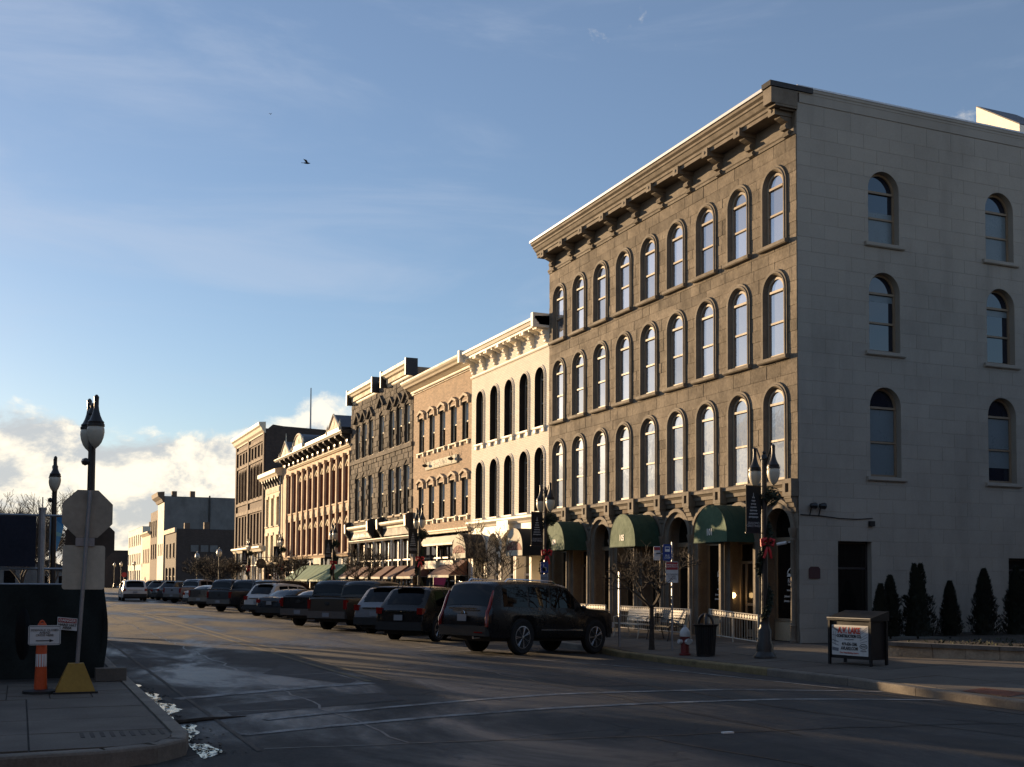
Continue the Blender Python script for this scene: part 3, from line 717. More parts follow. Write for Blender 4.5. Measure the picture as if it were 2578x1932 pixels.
# painted side wall
SO = [Op(c, .54, z, z+h) for c in (21.94, 26.23) for z, h in ((4.66, 1.95), (8.14, 1.68), (11.18, 1.5))]
SD = [Op(20.84, .57, .13, 2.86, False), Op(26.95, .55, .13, 2.47, False)]
wall('side_wall', sidej, mb_, 19.0, 34, [.1, 2.47, 2.86, 4.0, 4.66, 7.3, 8.1, 10.5, 11.1, 13.4, 14.72], SO+SD, FS)
masonry('painted_block', sidep, mb_, 19.0, 28.6, .13, 14.7, [Op(o.c, o.hw+(.0), o.zb, o.zs, o.arch) for o in SO+SD], FS, (.39, .39), (.9, .9), (.005, .0075), random.Random(8), bev=.004, j=.0022, stag=True)
for c in (21.94, 26.23):
    for n_, (z, h) in enumerate(((4.66, 1.95), (8.14, 1.68), (11.18, 1.5))):
        bl = {(21.94, 0): ((.05, h*.5), (h*.5+.04, h-.06)), (21.94, 2): ((.05, h*.5), (h*.5+.04, h*.62)), (26.23, 0): ((.45, h*.5), (h*.5+.04, h-.06)), (26.23, 2): ((.05, h*.5), (h*.5+.04, h-.06))}.get((c, n_), ((h*.86, h-.06),))
        window(('side', c, n_), mb_, FS(c, 0, z), .54, h, True, .22, None, (.14, .13, .09), (sash, sidep, glassb), f=FLS, rails=(.5,), blinds=bl, sillmat=sidep)
for o_, hw in ((SD[0], .57), (SD[1], .55)):
    g = MB(); c = o_.c
    for a, b, z0, z1 in ((c-hw, c-hw+.06, .13, o_.zs), (c+hw-.06, c+hw, .13, o_.zs), (c-hw, c+hw, o_.zs-.07, o_.zs), (c-hw, c+hw, 2.1, 2.16)): g.fb(a, b, z0, z1, -.24, -.17, FS)
    d_ = g.build('side_door', sash_shade, mb_)
    q = MB(); q.add([FS(c-hw, -.2, .13), FS(c+hw, -.2, .13), FS(c+hw, -.2, o_.zs), FS(c-hw, -.2, o_.zs)], [(0, 1, 2, 3)]); q.build('pane', glassk, d_)
    q = MB()
    q.fb(c-hw-.001, c-hw, .13, o_.zs, -.25, 0, FS); q.fb(c+hw, c+hw+.001, .13, o_.zs, -.25, 0, FS); q.fb(c-hw, c+hw, o_.zs, o_.zs+.001, -.25, 0, FS); q.build('reveal', sidep, d_)
g = MB().fb(19.08, 34, 14.72, 15.05, -.25, .02, FS); g.build('parapet', sidep, mb_)
g = MB().fb(19.0, 34, 15.05, 15.13, -.3, .035, FS); g.fb(19.0, 34, 14.97, 15.0, 0, .028, FS); g.build('coping', sidep, mb_)
g = MB().fb(19.0, 34, 15.132, 15.18, -.3, .05, FS); g.build('metal_flashing', metalw, mb_)
g = MB(); g.fb(19.02, 34, .131, .42, 0, .03, FS); g.build('plinth', sidep, mb_)
# roof-light housing seen over the parapet
g = MB(); A, B = Vector((27.89, 27.58, 17.02)), Vector((27.61, 25.6, 15.68)); n_ = Vector((1.0, .0, 0)).normalized()
for dz0, dz1, m_, nm, dd in ((-.3, 0, whitet, 'roof_housing', 1.6),): 
    g.add([A+Vector((0, 0, dz0-.3)), B+Vector((0, 0, dz0-.3)), B, A, A+n_*dd+Vector((0, 0, dz0-.3)), B+n_*dd+Vector((0, 0, dz0-.3)), B+n_*dd, A+n_*dd], [(0, 1, 2, 3), (4, 5, 6, 7), (0, 3, 7, 4), (1, 2, 6, 5), (0, 1, 5, 4)])
    rh = g.build('roof_housing', whitet, mb_)
g = MB(); e = Vector((0, 0, .012)); g.add([A+e, B+e, B+n_*1.7+e, A+n_*1.7+e, A+e*3, B+e*3, B+n_*1.7+e*3, A+n_*1.7+e*3], [(0, 1, 2, 3), (4, 5, 6, 7), (0, 1, 5, 4), (1, 2, 6, 5), (2, 3, 7, 6), (3, 0, 4, 7)]); g.build('housing_roof', slate, mb_)
# barrel awnings over the doors
for i, num in doors.items():
    c = MC[i]; t_ = thing('barrel_awning', 'dark green barrel awning, ' + {'109': 'farthest of three, beside the white brick building', '105': 'middle one of three on the stone building', '101': 'nearest of three, by the corner lamp post'}[num], 'awning', FX(c, .1, 2.85), 'green barrel awnings')
    n = 20; hw, hh = .86, 1.06
    pr = [(hw*math.cos(PI*k/n), 2.86+hh*math.sin(PI*k/n)**.85) for k in range(n+1)]
    g = MB(); g.add([FX(c+s, d, z) for d in (.11, 1.02) for s, z in pr], [(k, k+1, n+2+k, n+1+k) for k in range(n)]); g.build('canopy', green, t_, smooth=True)
    g = MB(); g.add([FX(c+s, 1.018, z) for s, z in pr], [tuple(range(n+1))]); fp = g.build('front_panel', green_lit, t_)
    g = MB().tube([FX(c+hw, 1.02, 2.86), FX(c-hw, 1.02, 2.86)], .018, 6); g.tube([FX(c+hw, 1.02, 2.86), FX(c+hw, .1, 2.86)], .015, 6); g.tube([FX(c-hw, 1.02, 2.86), FX(c-hw, .1, 2.86)], .015, 6); g.tube([FX(c+s, 1.018, z) for s, z in pr], .008, 5); g.build('frame', green, t_)
    for e in (.42, .72):
        g = MB().tube([FX(c+s, e, z+.004) for s, z in pr], .006, 4); g.build('seam', green, t_)
    text(num, .27, FX(c+.02, 1.03, 3.14), (0, -1, 0), (-1, 0, 0), letw, t_, 'house_number', sx=.8, bold=.006)
# lettering and emblem on the two shop panes of number 101
for c in (MC[8], MC[6]):
    X = FACX+.515; zc = 1.98
    po = [o for o in mb_.children if o.name.startswith('shop_window') and abs(W(o).y-W(mb_).y) < 99]
    g = MB(); pts = [(c+.24*math.cos(a), zc+.17*math.sin(a)+.0) for a in [PI*(-.05+1.1*k/16) for k in range(17)]]
    for (a, b) in zip(pts, pts[1:]):
        sA = .82; mid = lambda p: (c+(p[0]-c)*sA, zc+(p[1]-zc)*sA)
        a2, b2 = mid(a), mid(b); g.add([(X, a[0], a[1]), (X, b[0], b[1]), (X, b2[0], b2[1]), (X, a2[0], a2[1])], [(0, 1, 2, 3)])
    g.add([(X, c+.035, zc-.05), (X, c-.035, zc-.05), (X, c-.02, zc+.17), (X, c+.02, zc+.17)], [(0, 1, 2, 3)])
    g.add([(X, c+.25, zc-.09), (X, c-.25, zc-.09), (X, c-.2, zc), (X, c-.06, zc+.02), (X, c+.05, zc-.02), (X, c+.22, zc+.01)], [(0, 1, 2, 3, 4, 5)]); g.build('window_emblem', letw, mb_)
    text('Realty', .17, (X-.002, c, zc-.2), (0, -1, 0), (-1, 0, 0), letw, mb_, 'window_lettering')
    text('Professionals', .075, (X-.002, c, zc-.31), (0, -1, 0), (-1, 0, 0), creamc, mb_, 'window_lettering', bold=.003)
    text('www.realty.com', .075, (X-.002, c, zc-.46), (0, -1, 0), (-1, 0, 0), letw, mb_, 'window_lettering', bold=.003)
    text('Johnson - Broker/Owner', .07, (X-.002, c, zc-.63), (0, -1, 0), (-1, 0, 0), letw, mb_, 'window_lettering', bold=.003)
    text('Johnson - Manager/Owner', .07, (X-.002, c, zc-.76), (0, -1, 0), (-1, 0, 0), letw, mb_, 'window_lettering', bold=.003)
text('SALON\nSTUDIO', .2, (FACX+.50, MC[1]+.02, 1.95), (0, -1, 0), (-1, 0, 0), letw, mb_, 'window_lettering', bold=.004)
# ------------------------------------------------------------------ the rest of the row
def body(parent, y0, y1, zt, roof=True, x1=33, mat=core, sidemat=None):
    MB().box(19.5, x1, y0+.03, y1-.03, .05, zt-.15).build('interior', core, parent)
    if roof: MB().box(19.04, x1, y0+.01, y1-.01, zt-.15, zt-.02).build('roof', roofm, parent)
    if sidemat: MB().box(19.01, x1+.02, y0+.004, y0+.026, .05, zt-.02).build('party_wall', sidemat, parent)
def ground_shop(parent, y0, y1, ztop, cols, mat, colmat, gl=glassk, depth=.35, bulkm=None, zb=.55, frm=None):
    """shopfront: cast columns, bulkheads and panes between them"""
    me = MB().lathe([(.10, 0), (.10, .25), (.07, .3), (.06, ztop-.45), (.08, ztop-.4), (.06, ztop-.36), (.11, ztop-.16), (.11, ztop-.13)], (0, 0, 0), 8).mesh('column', colmat, smooth=True)
    for c in cols: inst(me, 'column', parent, FX(c, .02, .13))
    MB().fb(y0, y0+.22, .1, ztop, -.1, .03).build('end_pier', mat, parent); MB().fb(y1-.22, y1, .1, ztop, -.1, .03).build('end_pier', mat, parent)
    cs = [y0+.2]+sorted(cols)+[y1-.2]
    for a, b in zip(cs, cs[1:]):
        g = MB().fb(a, a+.06, .13, ztop, -depth-.04, -depth+.04); g.fb(b-.06, b, .13, ztop, -depth-.04, -depth+.04)
        g.fb(a, b, ztop*.72-.04, ztop*.72+.04, -depth-.04, -depth+.05); g.fb(a, b, zb-.04, zb+.03, -depth-.04, -depth+.06)
        w_ = g.build('shop_window', frm or colmat, parent)
        q = MB(); q.add([FX(a, -depth, zb), FX(b, -depth, zb), FX(b, -depth, ztop), FX(a, -depth, ztop)], [(0, 1, 2, 3)]); q.build('pane', gl, w_)
        MB().fb(a, b, .1, zb-.04, -depth-.04, -depth+.03).build('bulkhead', bulkm or mat, w_)
def slope_awning(name, label, y0, y1, zt, zb, out, mat, group, val=.12, valm=None, stripes=None):
    t = thing(name, label, 'awning', FX((y0+y1)/2, .05, zb), group)
    n = 1 if not stripes else stripes
    for k in range(n):
        a, b = y0+(y1-y0)*k/n, y0+(y1-y0)*(k+1)/n; e = .0 if n == 1 else .03
        g = MB(); g.add([FX(a+e, .04, zt), FX(b-e, .04, zt), FX(b-e, out, zb), FX(a+e, out, zb), FX(a+e, .04, zt-.015), FX(b-e, .04, zt-.015), FX(b-e, out-.01, zb-.015), FX(a+e, out-.01, zb-.015)], [(0, 1, 2, 3), (4, 5, 6, 7), (0, 1, 5, 4), (1, 2, 6, 5), (2, 3, 7, 6), (3, 0, 4, 7)])
        g.build('canvas', mat, t)
    if n > 1:
        g = MB()
        for k in range(n+1):
            s = y0+(y1-y0)*k/n; g.add([FX(s-.035, .035, zt-.004), FX(s+.035, .035, zt-.004), FX(s+.035, out-.004, zb-.004), FX(s-.035, out-.004, zb-.004)], [(0, 1, 2, 3)])
        g.build('dark_stripe', green, t)
    g = MB()
    for s in (y0, y1): g.add([FX(s, .04, zt), FX(s, out, zb), FX(s, .04, zb)], [(0, 1, 2)])
    g.build('side_cheek', mat, t)
    g = MB().fb(y0, y1, zb-val, zb-.004, out-.012, out); g.build('valance', valm or mat, t)
    g = MB().tube([FX(y0, .04, zb-.02), FX(y0, out-.02, zb-.02), FX(y1, out-.02, zb-.02), FX(y1, .04, zb-.02)], .014, 5); g.build('frame', galv, t)
    return t
# ---- white painted brick
A0, A1 = 40.87, 49.35
wb = thing('white_brick_building', 'white painted brick building with five tall black arched windows per floor', 'building', (19, 45, .13))
body(wb, A0, A1, 12.0, x1=32, sidemat=None)
WC = [48.25, 46.56, 44.92, 43.30, 41.74]
WR = [(4.52, 2.10), (7.90, 1.95)]
wo_ = [Op(c, .44, z, z+h) for c in WC for z, h in WR]
wall('wall', whiteb, wb, A0, A1, [4.44, 4.52, 7.2, 7.9, 10.5, 12.0], wo_, FX)
black = M('black_paint', (.01, .01, .011), .5, .1); dksash = M('dark_grey_sash', (.32, .285, .23), .5, .1)
for z, h in WR:
    for c in WC: window(('white', z), wb, FX(c, 0, z), .44, h, True, .24, (.10, .05), (.10, .10, .12), (dksash, whiteb, glassd), revmat=black, rails=(.5,), sillmat=whitet)
sbm = MB().fb(-.11, .11, -.24, -.1, 0, .09, FL).mesh('sill_support', whitet)
for c in WC:
    for e in (-.39, .39): inst(sbm, 'sill_support', wb, FX(c+e, 0, 7.9))
cornice('belt_moulding', whitet, wb, [(0, 11.0), (.05, 11.0), (.08, 11.05), (.08, 11.09), (0, 11.12)], A0, A1)
cornice('cornice', whitet, wb, [(0, 11.82), (.46, 11.82), (.46, 11.9), (.52, 11.92), (.58, 12.02), (.64, 12.04), (.64, 12.14), (0, 12.2)], A0+.02, A1)
MB().fb(A0+.02, A0+.22, 11.72, 12.28, 0, .72).build('cornice_end_block', whitet, wb); MB().fb(A1-.2, A1, 11.72, 12.28, 0, .72).build('cornice_end_block', whitet, wb)
wp = [(0, 11.2), (.05, 11.16), (.11, 11.2), (.11, 11.27), (.06, 11.30), (.15, 11.32), (.18, 11.40), (.13, 11.46), (.09, 11.47), (.22, 11.50), (.26, 11.59), (.2, 11.65), (.34, 11.70), (.42, 11.76), (.44, 11.82), (0, 11.82)]
brackets('bracket', whitet, wb, [41.12+1.33*k for k in range(7)], wp, .15, head=(.2, 11.68, 11.82, .50))
sm_ = MB().prism([(0, 11.62), (.1, 11.62), (.2, 11.7), (.4, 11.74), (.42, 11.82), (0, 11.82)], -.05, .05, lambda p, q, a: FL(a, p, q)).mesh('modillion', whitet)
for k in range(6):
    for e in (.44, .89): inst(sm_, 'modillion', wb, FX(41.12+1.33*k+e, 0, 0))
cornice('shop_cornice', whitet, wb, [(0, 4.12), (.06, 4.12), (.10, 4.2), (.2, 4.26), (.26, 4.3), (.26, 4.38), (.1, 4.44), (0, 4.46)], A0, A1+.05)
AW = [Op(c, .68, .13, 3.12) for c in WC]
g = MB()
for za, zb in ((.13, 3.12), (3.12, 4.14)):
    for p in cells(A0, A1, za, zb, AW): g.add([FX(s, 0, z) for s, z in p], [tuple(range(len(p)))])
g.build('arcade_wall', whitet, wb)
ga = MB(); sweep(ga, outline(.68, 2.99, True, 16), [(0, -.4), (0, .05), (.09, .05), (.09, 0)], FL); am = ga.mesh('arch_moulding', whitet, smooth=True, recalc=False)
for c in WC:
    g = MB().fb(c-.68, c-.62, .13, 3.0, -.42, -.34); g.fb(c+.62, c+.68, .13, 3.0, -.42, -.34); g.fb(c-.03, c+.03, .5, 3.0, -.42, -.34); g.fb(c-.68, c+.68, 1.95, 2.03, -.42, -.32); g.fb(c-.68, c+.68, 2.9, 3.0, -.42, -.3)
    o = g.build('shop_window', whitet, wb)
    q = MB(); q.add([FX(c-.68, -.38, .5), FX(c+.68, -.38, .5), FX(c+.68, -.38, 3.85), FX(c-.68, -.38, 3.85)], [(0, 1, 2, 3)]); q.build('pane', glassk, o)
    MB().fb(c-.68, c+.68, .1, .5, -.42, -.3).build('bulkhead', whitet, o); inst(am, 'arch_moulding', o, FX(c, 0, .13))
sg = thing('hanging_sign', 'pale rectangular sign with grey figures under the cornice of the white brick building', 'sign', FX(44.9, .3, 3.84))
MB().fb(44.3, 45.5, 3.84, 4.26, .27, .31).build('panel', signw, sg); q = MB()
for a, b in ((44.4, 44.44), (44.6, 44.66), (44.78, 44.82), (44.98, 45.03), (45.14, 45.18), (45.36, 45.4)): q.fb(a, b, 3.9, 4.2, .311, .316)
q.fb(44.6, 44.82, 4.03, 4.07, .3115, .3165); q.build('painted_figures', letg, sg)
for c, nm in ((41.95, 'nearest the stone building'), (48.2, 'beside the tan brick building')):
    t_ = thing('barrel_awning', 'cream and red barrel awning on the white brick building, ' + nm, 'awning', FX(c, .1, 2.72), 'cream barrel awnings')
    n = 20; hw, hh = .83, 1.07
    pr = [(hw*math.cos(PI*k/n), 2.98+(hh-.24)*math.sin(PI*k/n)**.85) for k in range(n+1)]; pr = [(hw, 2.72)]+pr+[(-hw, 2.72)]
    m_ = len(pr)-1
    g = MB(); g.add([FX(c+s, d, z) for d in (.06, 1.02) for s, z in pr], [(k, k+1, m_+2+k, m_+1+k) for k in range(m_)]); g.build('canopy', M('dark_canvas', (.02, .02, .02), .8), t_, smooth=True)
    g = MB(); g.add([FX(c+s, 1.018, z) for s, z in pr], [tuple(range(m_+1))]); g.build('front_panel', creamc, t_)
    q = MB(); ap = [(.78*math.cos(PI*k/14), 2.94+.36*math.sin(PI*k/14)) for k in range(15)]; q.add([FX(c+s, 1.024, z) for s, z in ap], [tuple(range(15))]); q.build('red_field', M('brick_red_print', (.22, .06, .045), .8), t_)
    text('1910', .36, FX(c, 1.03, 3.10), (0, -1, 0), (-1, 0, 0), M('pale_red_lettering', (.62, .40, .30), .8), t_, 'lettering', sx=1.05)
# ---- tan brick
B0, B1 = 49.35, 57.95
tb = thing('tan_brick_building', 'tan brick building with gabled window hoods, a wide cornice and a carved sign', 'building', (19, 53.6, .13))
body(tb, B0, B1, 11.8, x1=31)
TC = [56.55, 54.92, 53.36, 51.75, 50.18]; TR = [(4.78, 1.76), (8.3, 1.80)]
wall('wall', tanb, tb, B0, B1, [4.18, 4.78, 6.54, 8.3, 10.1, 11.9], [Op(c, .40, z, z+h, False) for c in TC for z, h in TR], FX)
hood = MB()
for sg_ in (1, -1): hood.add([FL(0, d, z) for d in (.0, .13) for z in (.30, .44)]+[FL(sg_*.55, d, z) for d in (.0, .13) for z in (.14, .24)], [(0, 1, 5, 4), (2, 3, 7, 6), (0, 2, 6, 4), (1, 3, 7, 5), (4, 5, 7, 6), (0, 1, 3, 2)])
for e in (-.55, .43): hood.fb(e, e+.12, -.12, .17, 0, .10, FL)
hood.fb(-.43, .43, 0, .06, .0, .06, FL); hm = hood.mesh('window_hood', tanstone)
hp = MB(); hp.prism([(-.36, .06), (.36, .06), (.36, .14), (0, .28), (-.36, .14)], 0, .05, lambda p, q, a: FL(p, a, q)); hpm = hp.mesh('hood_panel', tanb)
sem = MB().fb(-.06, .06, -.22, -.08, 0, .09, FL).mesh('sill_support', tant)
for z, h in TR:
    for c in TC:
        o = window(('tan', z), tb, FX(c, 0, z), .40, h, False, .16, None, (.14, .09, .11), (tant, tanb, glassd), rails=(.5,), sillmat=tant, revmat=sash_shade, blinds=((h*.5, h*.98),))
        inst(hm, 'window_hood', o, FX(c, 0, z+h)); inst(hpm, 'hood_panel', o, FX(c, 0, z+h)); inst(sem, 'sill_support', o, FX(c-.46, 0, z)); inst(sem, 'sill_support', o, FX(c+.46, 0, z))
cornice('cornice', tant, tb, [(0, 11.50), (.06, 11.50), (.08, 11.58), (.14, 11.60), (.14, 11.66), (.36, 11.78), (.50, 11.82), (.56, 11.9), (.66, 11.96), (.72, 12.04), (.72, 12.12), (0, 12.2)], B0+.02, B1+.1)
g = MB().prism([(.08, 11.6), (.12, 11.6), (.12, 11.66), (.08, 11.66)], 0, .06, lambda p, q, a: FL(a, p, q))
dm = g.mesh('dentil', tant)
for k in range(60): inst(dm, 'dentil', tb, FX(B0+.12+.14*k, .04, -.055))
cornice('belt_moulding', tant, tb, [(0, 4.02), (.14, 4.02), (.16, 4.1), (.2, 4.14), (.2, 4.2), (0, 4.24)], B0, B1)
sg = thing('carved_sign', 'long cream sign with deer heads on the tan brick wall', 'sign', FX(53.4, .1, 7.1))
MB().fb(51.1, 55.7, 7.32, 7.72, .02, .08).build('board', creamc, sg); g = MB().fb(51.75, 54.95, 7.36, 7.68, .08, .10); g.build('raised_field', creamc, sg)
text("Brong's Puck", .36, FX(53.45, .108, 7.53), (0, -1, 0), (-1, 0, 0), letk, sg, 'lettering', sx=1.05)
for c in (55.25, 51.45):
    g = MB().lathe([(0, -.24), (.05, -.2), (.09, -.08), (.06, 0.0), (.05, .05)], FX(c, .17, 7.52), 8, 'x')
    for sgn in (1, -1): g.tube([FX(c+.05*sgn, .2, 7.6), FX(c+.16*sgn, .25, 7.72), FX(c+.15*sgn, .28, 7.88)], [.016, .014, .006], 5); g.tube([FX(c+.13*sgn, .23, 7.68), FX(c+.24*sgn, .25, 7.78)], [.012, .005], 5)
    g.build('deer_head', bark, sg, smooth=True)
ground_shop(tb, B0, B1, 3.95, [52.2, 54.9], tanstone, sash_shade)
cn = thing('metal_canopy', 'cream boxed metal canopy over the tan brick shopfront windows', 'canopy', FX(53, .1, 3.5)); g = MB(); g.prism([(.02, 3.42), (.42, 3.42), (.42, 3.52), (.2, 3.86), (.02, 3.86)], 50.7, 55.4, lambda p, q, a: FX(a, p, q)); g.build('hood', tant, cn)
for k, (a, b) in enumerate(((50.9, 52.7), (53.3, 55.0))): g = MB().fb(a, b, 2.3, 2.68, .02, .3); tag(g.build('awning_box', tant), 'rolled cream awning box below the metal canopy, ' + ('nearer the white building' if k == 0 else 'nearer the dark stone building'), 'awning box')
slope_awning('sloped_awning', 'wide maroon sloped awning on the tan brick shop beside the white building', 49.7, 52.6, 2.68, 1.98, .95, maroon, 'maroon sloped awnings', valm=creamc)
slope_awning('sloped_awning', 'maroon sloped awning on the tan brick shop beside the dark stone building', 55.1, 57.8, 2.5, 1.92, .9, maroon, 'maroon sloped awnings', valm=creamc)
# ---- dark rock-faced stone
C0, C1 = 57.95, 70.3
db = thing('dark_stone_building', 'dark rock-faced stone building with twin parapets and zigzag hoods', 'building', (19, 64, .13))
body(db, C0, C1, 13.1, x1=30, sidemat=pinkd if False else tanb)
DC = [68.75, 67.33, 65.87, 63.73, 61.73, 60.35, 58.94]; DRW = [(5.32, 2.62), (9.1, 2.12)]
dops = [Op(c, .44, z, z+h, False) for c in DC for z, h in DRW]
wall('wall', darkw, db, C0, C1, [4.95, 5.32, 7.94, 9.1, 11.22, 13.0], dops, FX)
masonry('rough_block', darks, db, C0, C1, 4.98, 12.62, [Op(c, .46, z-.16, z+h+.02, False) for c in DC for z, h in DRW], FX, (.26, .36), (.4, .8), (.02, .075), random.Random(21), bev=.03, j=.006)
for z, h in DRW:
    for c in DC: window(('dark', z), db, FX(c, 0, z), .44, h, False, .14, None, (.04, .13, .09), (tant, darks, glassd), rails=(.52,), sillmat=tanstone, revmat=sash_shade, blinds=((h*.54, h*.97),))
chev = MB()
for sgn in (1, -1):
    for rr_, zz in ((.62, 0), ): chev.add([FL(0, d, z) for d in (0, .14) for z in (.52, .66)]+[FL(sgn*.62, d, z) for d in (0, .14) for z in (-.02, .12)], [(0, 1, 5, 4), (2, 3, 7, 6), (0, 2, 6, 4), (1, 3, 7, 5), (4, 5, 7, 6), (0, 1, 3, 2)])
chm = chev.mesh('zigzag_hood', darks)
for c in DC: inst(chm, 'zigzag_hood', db, FX(c, .04, 11.35+(.35 if c == 63.73 else 0)), (1, 1.05, 1))
cornice('string_course', darks, db, [(0, 8.84), (.12, 8.84), (.12, 9.06), (0, 9.08)], C0, C1)
for a, b in ((64.35, 69.95), (57.97, 62.6)):
    cornice('parapet_cornice', tant, db, [(-.2, 12.6), (.06, 12.6), (.1, 12.66), (.1, 13.0), (.3, 13.08), (.36, 13.18), (.46, 13.24), (.46, 13.42), (-.2, 13.5)], a, b)
    MB().fb(a-.06, a+.1, 12.6, 13.52, -.2, .48).build('parapet_pier', sash_shade, db); MB().fb(b-.1, b+.06, 12.6, 13.52, -.2, .48).build('parapet_pier', sash_shade, db)  # dark colour imitates the shaded end faces of the parapets
    dm2 = MB().fb(0, .09, 12.76, 13.0, .1, .22, FL).mesh('dentil', tant)
    for k in range(int((b-a-.3)/.2)): inst(dm2, 'dentil', db, FX(a+.2+.2*k, 0, 0))
MB().fb(62.7, 64.25, 12.6, 13.16, -.2, .05).build('parapet_wall', darks, db); MB().fb(62.7, 64.25, 13.16, 13.24, -.25, .1).build('parapet_cap', tant, db)
for a, b in ((65.2, 70.2), (58.0, 63.2)):
    cornice('shop_cornice', tant, db, [(0, 4.62), (.08, 4.62), (.1, 4.72), (.3, 4.78), (.36, 4.86), (.36, 4.96), (0, 5.02)], a, b)
    MB().fb(a+.1, b-.1, 4.2, 4.6, .0, .08).build('sign_board', M('dark_grey_board', (.08, .078, .07), .7), db)
    for e in (a, b): MB().prism([(0, 4.0), (.1, 4.05), (.2, 4.3), (.42, 4.6), (.44, 5.15), (.2, 5.3), (0, 5.3)], e-.13, e+.13, lambda p, q, x: FX(x, p, q)).build('console', sash_shade, db)
q = MB(); rq = random.Random(2); s = 69.4
while s > 66: wq = rq.uniform(.1, .26); q.fb(s-wq, s, 4.30, 4.42+rq.uniform(-.02, .08), .081, .086); s -= wq+rq.choice((.04, .04, .14))
q.build('sign_lettering', tant, db)
cornice('shop_lintel', darks, db, [(0, 3.95), (.08, 3.95), (.08, 4.06), (0, 4.06)], C0, C1); cornice('lit_lip', tant, db, [(0, 4.065), (.13, 4.07), (.13, 4.12), (0, 4.14)], C0, C1)  # pale lip imitates a thin sunlit line above the lintel
ground_shop(db, C0, C1, 3.95, [59.7, 61.4, 63.2, 64.9, 66.6, 68.3], darks, tant, bulkm=sash_shade, frm=sash_shade)
for k, c in enumerate((59.3, 61.7, 64.1, 66.5, 68.9)):
    slope_awning('sloped_awning', 'maroon sloped awning on the dark stone building, %s from its right end' % ['first', 'second', 'third', 'fourth', 'fifth'][k], c-.85, c+.85, 2.5, 1.9, .9, maroon, 'maroon sloped awnings', valm=creamc)
# ---- ornate salmon building with gables
E0, E1 = 70.3, 91.0
ob = thing('ornate_building', 'salmon stone building with tall pilasters and three ornate roof gables', 'building', (19, 80, .13))
body(ob, E0, E1, 10.9, x1=32)
OC = [88.2, 86.35]+[84.5-1.66*k for k in range(9)]
oops = [Op(c, .55, 3.5, 6.1, False) for c in OC]+[Op(c, .55, 6.75, 9.7, False) for c in OC]
wall('wall', pink, ob, E0, E1, [3.3, 3.5, 6.1, 6.75, 9.7, 10.9], oops, FX)
chv = MB()
for sgn in (1, -1): chv.add([FL(0, d, z) for d in (-.1, .05) for z in (.34, .46)]+[FL(sgn*.5, d, z) for d in (-.1, .05) for z in (0, .1)], [(0, 1, 5, 4), (2, 3, 7, 6), (0, 2, 6, 4), (1, 3, 7, 5), (4, 5, 7, 6), (0, 1, 3, 2)])
chv.prism([(-.12, .0), (.12, .0), (0, .25)], -.1, .03, lambda p, q, a: FL(p, a, q)); cvm = chv.mesh('chevron_hood', creamb)
for c in OC:
    for z, h in ((3.5, 2.6), (6.75, 2.95)):
        o = window(('orn', z), ob, FX(c, 0, z), .55, h, False, .32, None, (0, .12, .05), (pinkd, pink, glassd), rails=(.45, .8), revmat=pinkd, sillmat=pink)
        if c < 85.5: inst(cvm, 'chevron_hood', o, FX(c, -.02, z+h-.75))
PP = sorted({round((a+b)/2, 2) for a, b in zip(OC, OC[1:])})+[70.55, 89.2]
pm = MB().fb(-.2, .2, 3.4, 9.75, 0, .12, FL).mesh('pilaster', pink); pm2 = MB().fb(-.26, .26, 9.6, 9.85, 0, .17, FL).mesh('pilaster_cap', pink); pm3 = MB().fb(-.24, .24, 6.1, 6.35, 0, .15, FL).mesh('pilaster_band', pink)
for s in PP: inst(pm, 'pilaster', ob, FX(s, 0, 0), (1, .7, 1)); inst(pm2, 'pilaster_cap', ob, FX(s, 0, 0), (1, .8, 1)); inst(pm3, 'pilaster_band', ob, FX(s, 0, 0), (1, .8, 1))
cornice('frieze_moulding', creamb, ob, [(0, 10.1), (.1, 10.1), (.16, 10.18), (.2, 10.2), (.2, 10.28), (0, 10.3)], E0, E1-2.6)
cornice('cornice', sash_shade, ob, [(0, 10.9), (.62, 10.95), (.66, 11.04), (.66, 11.1), (.2, 11.22), (0, 11.22)], E0+.1, E1); cornice('cornice_lip', tant, ob, [(.63, 11.0), (.72, 11.06), (.72, 11.13), (.6, 11.15)], E0+.1, E1)  # dark body and pale lip put the deep eaves shadow into the colour
brackets('console', sash_shade, ob, [70.8+1.55*k for k in range(13)], [(0, 10.32), (.1, 10.34), (.2, 10.46), (.2, 10.6), (.4, 10.68), (.56, 10.82), (.6, 10.93), (0, 10.93)], .34)  # consoles coloured dark as if lying in the cornice shadow
def gable(c, hw, zb, zt, arch, dep):
    if arch: pr = [(c+hw*math.cos(PI*k/14), zb+(zt-zb)*math.sin(PI*k/14)) for k in range(15)]
    else: pr = [(c-hw, zb), (c+hw, zb), (c, zt)]
    g = MB(); g.prism(pr, -dep, .35, lambda p, q, a: FX(p, a, q)); o = g.build('roof_gable', slate, ob)
    pi = [(c+(s-c)*.97, zb+(z-zb)*.97) for s, z in pr]
    g = MB(); g.prism(pi, .352, .37, lambda p, q, a: FX(p, a, q)); g.build('gable_face', pinkd, o)
    g = MB(); pts = pr+[pr[0]] if not arch else pr
    for a, b in zip(pts, pts[1:]):
        g.tube([FX(a[0], .38, a[1]), FX(b[0], .38, b[1])], .075, 6)
    g.build('gable_moulding', tant, o)
    q = MB(); q.lathe([(.05, -.04), (.16, -.01)], FX(c, .37, zb+(zt-zb)*.38), 8, 'x'); q.build('medallion', tant, o)
    MB().box(19-.42, 19+dep, c-hw, c+hw, 11.0, zb).build('gable_base', sash_shade, o)
    for e in (-hw, hw): MB().lathe([(.1, 0), (.12, .2), (.05, .28), (.09, .4), (.02, .6), (0, .75)], FX(c+e*1.1, .38, zb-.25), 7).build('finial', tant, o)
